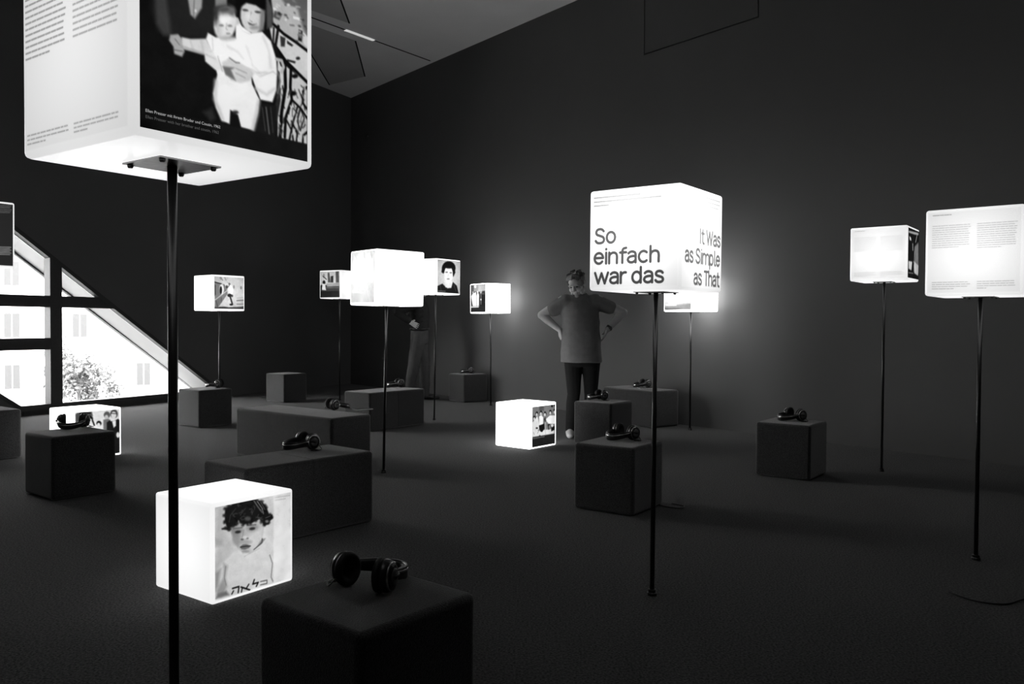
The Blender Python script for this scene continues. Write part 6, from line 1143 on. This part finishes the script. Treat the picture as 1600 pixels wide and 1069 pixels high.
hp = make_headphones()
HP = [(-.383, 2.21, -30, 'headphones lying on the nearest foreground ottoman'),
      (-1.175, 4.660, 130, 'headphones on the bench behind the boy photo cube'),
      (-1.46, 6.78, -62, 'headphones beside a tablet on the three-part bench'),
      (-1.285, 9.27, 112, 'headphones on the bench in front of the trousered man'),
      (-3.235, 9.030, 100, 'headphones on the ottoman at the pointed window corner'),
      (-2.955, 5.525, 195, 'headphones silhouetted against the family photo floor cube'),
      (-.62, 11.90, 104, 'headphones on the small distant ottoman against the wall'),
      (.835, 7.80, 108, 'headphones on the ottoman in front of the woman\'s legs'),
      (.700, 5.120, 126, 'headphones on the ottoman behind the title cube pole'),
      (1.485, 9.265, 112, 'headphones on a tablet on the bench along the wall'),
      (2.120, 6.185, 112, 'headphones on the lone ottoman on the right')]
for i, (x, y, a, lab) in enumerate(HP):
    o = hp if i == 0 else copy_tree(hp)
    o.location = (x, y, .4008 if i != 9 else .4095); o.rotation_euler = (0, 0, R(a)); o.scale = (1.02, 1.02, 1.02)
    tag(o, lab, 'headphones', 'headphones laid on the seats')

def tablet(x, y, yaw, w, h, label):
    root = empty('tablet', (x, y, .4005), R(yaw)); tag(root, label, 'tablet', 'tablets on the benches')
    bm = rounded_box(w, h, 0, .008, .0035, 2); bm_obj('case', bm, M_TABLET, root)
    bm = bmesh.new(); add_box(bm, -w / 2 + .01, w / 2 - .01, -h / 2 + .01, h / 2 - .01, .0075, .0086); bm_obj('screen', bm, M_SCREEN, root)
tablet(-1.235, 6.80, 35, .15, .10, 'flat pale tablet beside headphones on the three-part bench')
tablet(1.515, 9.205, 5, .20, .14, 'flat pale tablet under headphones on the bench along the wall')

# cables on the floor
def cable(pts, label):
    bm = bmesh.new(); tube(bm, smooth_path(pts, 8), .0035, 8)
    tag(bm_obj('floor_cable', bm, M_CABLE, smooth=True), label, 'cable')
cable([(1.83, 3.42, .004), (1.88, 3.31, .004), (1.98, 3.27, .004), (2.10, 3.33, .004), (2.25, 3.30, .004), (2.3, 3.42, .004)], 'thin black cable on the carpet at the bottom right')
cable([(.90, 5.06, .005), (.955, 5.0, .004), (1.03, 4.965, .004), (1.06, 5.03, .004), (1.0, 5.1, .004)], 'thin black cable on the carpet beside the ottoman behind the title cube pole')
cable([(-3.60, 12.02, .004), (-3.68, 12.08, .004), (-3.70, 12.17, .004), (-3.62, 12.2, .004)], 'short black cable on the carpet left of the empty-topped ottoman')

# ---------------------------------------------------------------- people
def ell(bm, c, r, M=None, rot=None, sub=3):
    T = Matrix.Translation(c)
    if rot: T = T @ Euler(tuple(R(a) for a in rot)).to_matrix().to_4x4()
    T = T @ Matrix.Diagonal((*r, 1))
    if M is not None: T = M @ T
    bmesh.ops.create_icosphere(bm, subdivisions=sub, radius=1, matrix=T)

def cap(bm, p0, p1, r0, r1, M=None, seg=14, flat=1.0):
    p0 = Vector(p0); p1 = Vector(p1)
    if M is not None: p0 = M @ p0; p1 = M @ p1
    d = p1 - p0; L = d.length; d.normalize(); a, b = frame_at(d); rr = []
    prof = [(-r0 * .98, r0 * .2), (-r0 * .7, r0 * .71), (-r0 * .3, r0 * .95), (0, r0), (L * .5, (r0 + r1) / 2), (L, r1), (L + r1 * .3, r1 * .95), (L + r1 * .7, r1 * .71), (L + r1 * .98, r1 * .2)]
    for t, r in prof:
        rr.append([p0 + d * t + r * (math.cos(2 * math.pi * k / seg) * a + flat * math.sin(2 * math.pi * k / seg) * b) for k in range(seg)])
    rings(bm, rr)

def loft(bm, secs, seg=28):
    """secs: (z, cx, cy, rx, ry) from the bottom up"""
    rr = [[Vector((cx + rx * math.cos(2 * math.pi * k / seg), cy + ry * math.sin(2 * math.pi * k / seg), z)) for k in range(seg)] for z, cx, cy, rx, ry in secs]
    rings(bm, rr)

def remeshed(name, bm, voxel, mat, parent, it=4):
    bmesh.ops.recalc_face_normals(bm, faces=bm.faces[:])
    me = bpy.data.meshes.new('tmp'); bm.to_mesh(me); bm.free()
    tmp = bpy.data.objects.new('tmp', me); COL.objects.link(tmp)
    md = tmp.modifiers.new('r', 'REMESH'); md.mode = 'VOXEL'; md.voxel_size = voxel
    ms = tmp.modifiers.new('s', 'SMOOTH'); ms.factor = .5; ms.iterations = it
    dg = bpy.context.evaluated_depsgraph_get()
    out = bpy.data.meshes.new_from_object(tmp.evaluated_get(dg)); out.name = name
    bpy.data.objects.remove(tmp, do_unlink=True)
    out.materials.clear()
    for p in out.polygons: p.use_smooth = True
    return link(name, out, mat, parent)

def crumple(o, amp, f=(5, 5, 9), amp2=0.35):
    """cloth folds: push the surface in and out along its normals"""
    from mathutils import noise
    me = o.data; nn = [v.normal.copy() for v in me.vertices]
    for v, n in zip(me.vertices, nn):
        p = Vector((v.co.x * f[0] + v.co.z * 2.2, v.co.y * f[1], v.co.z * f[2]))
        d = noise.noise(p) + amp2 * noise.noise(p * 2.3)
        v.co += n * (amp * (d if d > 0 else d * .4))

def head(bm, M):
    ell(bm, (0, .014, .022), (.074, .092, .092), M); ell(bm, (0, -.024, -.035), (.058, .066, .082), M)
    ell(bm, (0, -.068, -.098), (.024, .02, .018), M); ell(bm, (0, -.07, .045), (.05, .03, .04), M)
    cap(bm, (0, -.088, .012), (0, -.106, -.026), .009, .0135, M); ell(bm, (.011, -.096, -.03), (.008, .01, .008), M); ell(bm, (-.011, -.096, -.03), (.008, .01, .008), M)
    for s in (-1, 1):
        ell(bm, (s * .03, -.083, .022), (.028, .012, .008), M, (0, s * 8, 0)); ell(bm, (s * .037, -.066, -.03), (.026, .024, .026), M)
        ell(bm, (s * .077, .006, -.008), (.011, .022, .034), M, (0, s * 12, s * 20)); ell(bm, (s * .05, -.02, -.075), (.02, .045, .03), M)
    ell(bm, (0, -.087, -.06), (.026, .010, .006), M); ell(bm, (0, -.085, -.073), (.022, .010, .008), M)

def eyes(M, parent):
    for s in (-1, 1):
        bm = bmesh.new(); ell(bm, (s * .031, -.0825, -.0), (.0125, .009, .006), M, sub=2); bm_obj('eye', bm, M_EYE, parent, smooth=True)

def hand(bm, wrist, dirv, palmn, curl, L=.18, M=None, thumb_side=1):
    """palm and five fingers; dirv = towards the finger tips, palmn = the way the palm looks"""
    w = Vector(wrist); d = Vector(dirv).normalized(); n = Vector(palmn); n = (n - d * n.dot(d)).normalized(); s = d.cross(n) * thumb_side
    pl = L * .5
    for k in (-1.5, -.5, .5, 1.5):
        cap(bm, w + s * (k * .011), w + d * pl + s * (k * .0215), .0135, .0100)
    for k, fl in ((-1.5, .78), (-.5, .95), (.5, 1.0), (1.5, .92)):
        p = w + d * pl + s * (k * .0228); ang = 0; dd = d.copy()
        for j, seg in enumerate((.40, .33, .27)):
            ang += curl * (1.0 if j else .6)
            dd = (d * math.cos(R(ang)) + n * math.sin(R(ang))).normalized()
            q = p + dd * (L * .5 * fl * seg); cap(bm, p, q, .0080 - j * .0006, .0074 - j * .0006, seg=10); p = q
    p = w + d * .02 + s * .022; q = p + (d * .5 + s * .8 + n * .25).normalized() * .042; cap(bm, p, q, .014, .011, seg=10)
    r2 = q + (d * .85 + s * .4 + n * .4).normalized() * .03; cap(bm, q, r2, .0105, .009, seg=10); cap(bm, r2, r2 + (d + n * .5).normalized() * .022, .009, .008, seg=10)

def woman(loc, rz):
    root = empty('person', loc, rz)
    tag(root, 'standing person with short hair in dark t-shirt, hands on hips, looking down', 'person')
    bm = bmesh.new()
    loft(bm, [(.74, .01, 0, .13, .11), (.80, .01, 0, .175, .125), (.90, .008, 0, .18, .128), (1.03, .005, -.005, .165, .125), (1.18, 0, 0, .16, .12), (1.30, 0, .005, .165, .105), (1.37, 0, .01, .13, .075), (1.41, 0, .012, .07, .055)])
    cap(bm, (0, .012, 1.38), (-.025, -.012, 1.475), .054, .05)
    Mh = Matrix.Translation((-.042, -.045, 1.513)) @ Matrix.Rotation(R(-24), 4, 'Z') @ Matrix.Rotation(R(27), 4, 'X') @ Matrix.Rotation(R(-6), 4, 'Y')
    head(bm, Mh)
    for S, E_, W in (((-.165, .01, 1.35), (-.378, .06, 1.205), (-.205, -.03, 1.063)), ((.168, .01, 1.355), (.432, .06, 1.235), (.262, -.03, 1.062))):
        cap(bm, S, E_, .056, .043); m = Vector(E_).lerp(Vector(W), .3)
        cap(bm, E_, m, .041, .043); cap(bm, m, W, .043, .028)
    hand(bm, (-.205, -.035, 1.062), (.16, .35, -.9), (1, .3, .1), 20, .165, thumb_side=-1)
    hand(bm, (.262, -.035, 1.062), (-.3, .35, -.85), (-1, .3, .1), 20, .165, thumb_side=1)
    LEG = (((-.068, 0, .80), (-.060, -.025, .44), (-.092, .03, .085)), ((.112, 0, .80), (.108, -.02, .44), (.105, .03, .085)))
    for h, k, a in LEG:
        cap(bm, h, k, .085, .058); c = Vector(k).lerp(Vector(a), .3); cap(bm, k, c + Vector((0, .012, 0)), .055, .056); cap(bm, c + Vector((0, .012, 0)), a, .056, .036)
        cap(bm, (a[0], a[1], .055), (a[0] - .01, a[1] - .15, .03), .034, .026)
    body = remeshed('body', bm, .0045, M_SKIN, root, 3)
    eyes(Mh, body)
    # hair
    bm = bmesh.new(); rnd = random.Random(4)
    ell(bm, (0, .034, .036), (.082, .086, .082), Mh); ell(bm, (0, .06, -.01), (.074, .06, .07), Mh)
    for i in range(46):
        a = rnd.uniform(-2.7, 2.7); el = rnd.uniform(.25, 1.25)
        p = Vector((.086 * math.sin(a) * math.cos(el), .03 + .094 * math.cos(a) * math.cos(el) * (1 if abs(a) < 1.6 else .95), .04 + .09 * math.sin(el)))
        if p.y < -.04 and p.z < .075: continue
        cap(bm, p * .97, p * 1.04 + Vector((rnd.uniform(-.02, .02), -.012, rnd.uniform(-.012, .006))), .013, .005, Mh, seg=8)
    for i in range(9):
        x = -.055 + .0135 * i
        cap(bm, (x, -.04, .112 - abs(x) * .4), (x * 1.15 - .006, -.083 + abs(x) * .45, .074 - abs(x) * .25), .016, .008, Mh, seg=8)
    for s in (-1, 1):
        cap(bm, (s * .078, -.012, .05), (s * .079, -.018, .0), .014, .007, Mh, seg=8)
    remeshed('hair', bm, .005, M_HAIR, root, 1)
    # t-shirt
    bm = bmesh.new()
    loft(bm, [(.742, .012, 0, .203, .160), (.77, .012, 0, .204, .160), (.86, .010, -.004, .200, .158), (.95, .008, -.008, .194, .158), (1.06, .004, -.010, .190, .155), (1.17, 0, -.008, .186, .148), (1.27, 0, 0, .186, .130), (1.335, 0, .006, .175, .106), (1.375, 0, .01, .135, .085), (1.405, -.002, .008, .085, .070), (1.415, -.003, .006, .072, .064)])
    cap(bm, (-.14, .01, 1.335), (-.262, .035, 1.268), .082, .072); cap(bm, (.14, .01, 1.34), (.292, .035, 1.286), .082, .070)
    for s in (-1, 1): ell(bm, (s * .125, .01, 1.318), (.095, .092, .078))
    tee = remeshed('t_shirt', bm, .007, M_TEE, root, 8); crumple(tee, .009)
    bm = bmesh.new(); rr = [Vector((-.006 + .064 * math.cos(a), .0 + .060 * math.sin(a), 1.418 + .010 * math.sin(a))) for a in [2 * math.pi * k / 28 for k in range(29)]]
    tube(bm, rr, .007, 8); bm_obj('collar', bm, M_TEE, tee, smooth=True)
    # leggings
    bm = bmesh.new()
    loft(bm, [(.70, .02, 0, .165, .115), (.76, .02, 0, .185, .135), (.86, .015, 0, .185, .135)])
    for h, k, a in LEG:
        cap(bm, h, k, .096, .066); c = Vector(k).lerp(Vector(a), .3); cap(bm, k, c + Vector((0, .012, 0)), .063, .064); cap(bm, c + Vector((0, .012, 0)), (a[0], a[1] + .005, .075), .064, .046)
    remeshed('leggings', bm, .007, M_LEG, root, 4)
    for h, k, a in LEG:
        bm = bmesh.new(); x, y = a[0], a[1]
        cap(bm, (x, y + .03, .042), (x - .006, y - .09, .036), .042, .040, flat=.9); cap(bm, (x - .006, y - .09, .034), (x - .012, y - .165, .028), .040, .030, flat=.85)
        sh = remeshed('shoe', bm, .005, M_SHOE, root, 3)
        for vt in sh.data.vertices: vt.co.z = max(vt.co.z, .004)
    # watch
    W = Vector((.274, -.024, 1.072)); d = (Vector((.432, .06, 1.235)) - Vector((.262, -.03, 1.062))).normalized()
    Mw = Matrix.Translation(W + d * .012) @ d.to_track_quat('Z', 'Y').to_matrix().to_4x4()
    bm = bmesh.new(); lathe(bm, [(.030, -.011), (.0345, -.011), (.0345, .011), (.030, .011)], 22, Mw)
    wt = bm_obj('wristwatch', bm, M_BLACK, root, smooth=True)
    fd = Vector((.25, -.95, .1)).normalized(); Mf = Matrix.Translation(W + d * .012 + fd * .032) @ fd.to_track_quat('Z', 'Y').to_matrix().to_4x4()
    bm = bmesh.new(); lathe(bm, [(.0165, 0), (.0165, .007), (.013, .009)], 16, Mf); bm_obj('watch_face', bm, M_SCREEN, wt)
    return root

def man(loc, rz):
    root = empty('person', loc, rz)
    tag(root, 'person in grey trousers and dark shirt, head hidden behind the bright cubes', 'person')
    bm = bmesh.new()
    loft(bm, [(.86, 0, 0, .13, .10), (.93, 0, 0, .165, .115), (1.05, 0, 0, .155, .11), (1.22, 0, 0, .16, .115), (1.38, 0, .005, .175, .11), (1.46, 0, .01, .14, .075), (1.50, 0, .01, .07, .055)])
    cap(bm, (0, .01, 1.47), (0, -.01, 1.58), .058, .054)
    Mh = Matrix.Translation((0, -.025, 1.635)) @ Matrix.Rotation(R(12), 4, 'X'); head(bm, Mh)
    ARM = (((-.185, .01, 1.43), (-.235, .30, 1.275), (-.195, .115, 1.135)), ((.185, .01, 1.43), (.235, .16, 1.20), (.19, .05, 1.0)))
    for S, E_, W in ARM:
        cap(bm, S, E_, .056, .044); cap(bm, E_, W, .043, .030)
    hand(bm, (-.195, .115, 1.135), (.10, -.85, -.45), (1, 0, -.2), 14, .185, thumb_side=1)
    hand(bm, (.19, .05, 1.0), (-.15, -.25, -.95), (-1, 0, 0), 18, .185, thumb_side=1)
    LEG = (((-.09, .01, .90), (-.105, .075, .49), (-.105, .155, .09)), ((.09, .0, .90), (.085, -.06, .49), (.085, -.07, .09)))
    for h, k, a in LEG:
        cap(bm, h, k, .085, .058); cap(bm, k, a, .055, .038); cap(bm, (a[0], a[1], .05), (a[0], a[1] - .17, .03), .036, .028)
    body = remeshed('body', bm, .0048, M_SKIN, root, 3); eyes(Mh, body)
    bm = bmesh.new(); ell(bm, (0, .03, .04), (.083, .088, .085), Mh); ell(bm, (0, .055, -.01), (.073, .058, .07), Mh); cap(bm, (-.05, -.05, .085), (.05, -.05, .085), .022, .022, Mh)
    remeshed('hair', bm, .006, M_HAIR, root, 2)
    bm = bmesh.new()
    loft(bm, [(1.015, 0, 0, .172, .130), (1.06, 0, 0, .178, .136), (1.2, 0, -.004, .180, .136), (1.34, 0, 0, .188, .130), (1.42, 0, .006, .17, .105), (1.47, 0, .01, .11, .078), (1.50, 0, .01, .07, .066)])
    for S, E_, W in ARM:
        cap(bm, (S[0] * .85, S[1], S[2] - .01), E_, .076, .062); cap(bm, E_, Vector(E_).lerp(Vector(W), .88), .062, .046)
    for z in (1.1, 1.17, 1.25):
        cap(bm, (-.17, .06, z), (-.176, -.07, z + .05), .012, .008); cap(bm, (.17, .06, z), (.176, -.07, z + .05), .012, .008)
    crumple(remeshed('shirt', bm, .007, M_SHIRT, root, 4), .012)
    bm = bmesh.new()
    loft(bm, [(.82, 0, .0, .16, .115), (.90, 0, 0, .178, .132), (1.02, 0, 0, .168, .126), (1.045, 0, 0, .166, .124)])
    for h, k, a in LEG:
        cap(bm, h, k, .104, .082); cap(bm, k, (a[0], a[1], .075), .082, .068)
        cap(bm, (k[0] - .03, k[1] - .06, k[2] + .02), (k[0] + .02, k[1] + .05, k[2] + .10), .022, .014)
        cap(bm, (a[0] - .03, a[1] - .05, .12), (a[0] + .03, a[1] - .04, .14), .02, .014)
    crumple(remeshed('trousers', bm, .007, M_TROUS, root, 5), .012, (7, 7, 6))
    bm = bmesh.new(); rr = [Vector((.173 * math.cos(t), .131 * math.sin(t), 1.035)) for t in [2 * math.pi * k / 32 for k in range(33)]]
    tube(bm, rr, .016, 8); bt = bm_obj('belt', bm, M_BLACK, root, smooth=True)
    bm = bmesh.new(); add_box(bm, -.025, .025, -.152, -.145, 1.018, 1.052); bm_obj('buckle', bm, M_SILVER, bt)
    for h, k, a in LEG:
        bm = bmesh.new(); x, y = a[0], a[1]
        cap(bm, (x, y + .035, .044), (x, y - .09, .038), .043, .042, flat=.9); cap(bm, (x, y - .09, .035), (x, y - .185, .028), .042, .032, flat=.85)
        sh = remeshed('shoe', bm, .005, M_DSHOE, root, 3)
        for vt in sh.data.vertices: vt.co.z = max(vt.co.z, .004)
    return root

woman((.672, 8.12, 0), R(0))
man((-1.345, 11.98, 0), R(90))

# ---------------------------------------------------------------- outside the window
GZ = -7.0
bm = bmesh.new(); add_box(bm, -140, -7.6, -60, 140, GZ - .5, GZ)
tag(bm_obj('courtyard_ground', bm, M_GROUND), kind='structure')
fd = Vector((-.50, .866, 0)); fr = Vector((.866, .50, 0)); FO = fd * 80
fac = empty('apartment_building', FO + Vector((0, 0, GZ)), math.atan2(fr.y, fr.x)); tag(fac, 'pale plastered building seen overexposed through the window', 'building')
bm = bmesh.new(); add_box(bm, -42, 30, 0, 12, 0, 30); bm_obj('facade_wall', bm, M_FACADE, fac)
bm = bmesh.new(); add_box(bm, -42.4, 30.4, -.4, 12.4, 30, 30.6); bm_obj('cornice', bm, M_FACADE, fac)
bmf = bmesh.new(); add_box(bmf, -.75, .75, -.10, .05, -.12, 2.3)
mf = bpy.data.meshes.new('window_surround'); bmf.to_mesh(mf); bmf.free(); mf.materials.append(M_FACADE)
bmf = bmesh.new(); add_box(bmf, -.55, -.04, -.13, -.10, .1, 2.1); add_box(bmf, .04, .55, -.13, -.10, .1, 2.1)
mp = bpy.data.meshes.new('pane'); bmf.to_mesh(mp); bmf.free(); mp.materials.append(M_PANE)
for ix in range(-7, 6):
    for iz in range(6):
        x = 3.2 + ix * 5.0; z = 2.4 + iz * 4.3
        w = link('window_surround', mf, None, fac, (x, 0, z)); link('pane', mp, None, w)

def tree(loc, hgt, rad, seed, label, nleaf=2600):
    root = empty('courtyard_tree', loc); tag(root, label, 'tree')
    rnd = random.Random(seed)
    bm = bmesh.new(); tube(bm, smooth_path([(0, 0, 0), (.05, .03, hgt * .3), (-.05, 0, hgt * .6), (.02, .05, hgt * .9)], 5), .09, 8)
    for i in range(7):
        a = i * .9; tube(bm, [(0, 0, hgt * (.5 + .05 * i)), (rad * .35 * math.cos(a), rad * .35 * math.sin(a), hgt * (.62 + .05 * i)), (rad * .7 * math.cos(a), rad * .7 * math.sin(a), hgt * (.7 + .04 * i))], [.05, .03, .015], 6)
    bm_obj('trunk', bm, M_BARK, root, smooth=True)
    cl = [(Vector((rnd.gauss(0, .42), rnd.gauss(0, .42), rnd.gauss(0, .40))) * rad, rnd.uniform(.28, .5) * rad) for _ in range(16)]
    bm = bmesh.new(); cz = Vector((0, 0, hgt - rad * .7))
    for i in range(nleaf):
        c, r = rnd.choice(cl); v = Vector((rnd.gauss(0, 1), rnd.gauss(0, 1), rnd.gauss(0, 1))).normalized() * r * rnd.random() ** .5
        p = cz + c + v; a = Vector((rnd.gauss(0, 1), rnd.gauss(0, 1), rnd.gauss(0, 1))).normalized(); b = a.cross(Vector((rnd.gauss(0, 1), rnd.gauss(0, 1), rnd.gauss(0, 1)))).normalized()
        s = rnd.uniform(.05, .10)
        bm.faces.new([bm.verts.new(p + a * s * 1.5), bm.verts.new(p + b * s), bm.verts.new(p - a * s * 1.5), bm.verts.new(p - b * s)])
    tag(bm_obj('foliage', bm, M_LEAF, root), kind='stuff')
tree(Vector((-.5152, .98, 0)) * 45 + Vector((0, 0, GZ)), 6.3, 1.75, 11, 'small leafy tree seen through the window, right of the mullion')
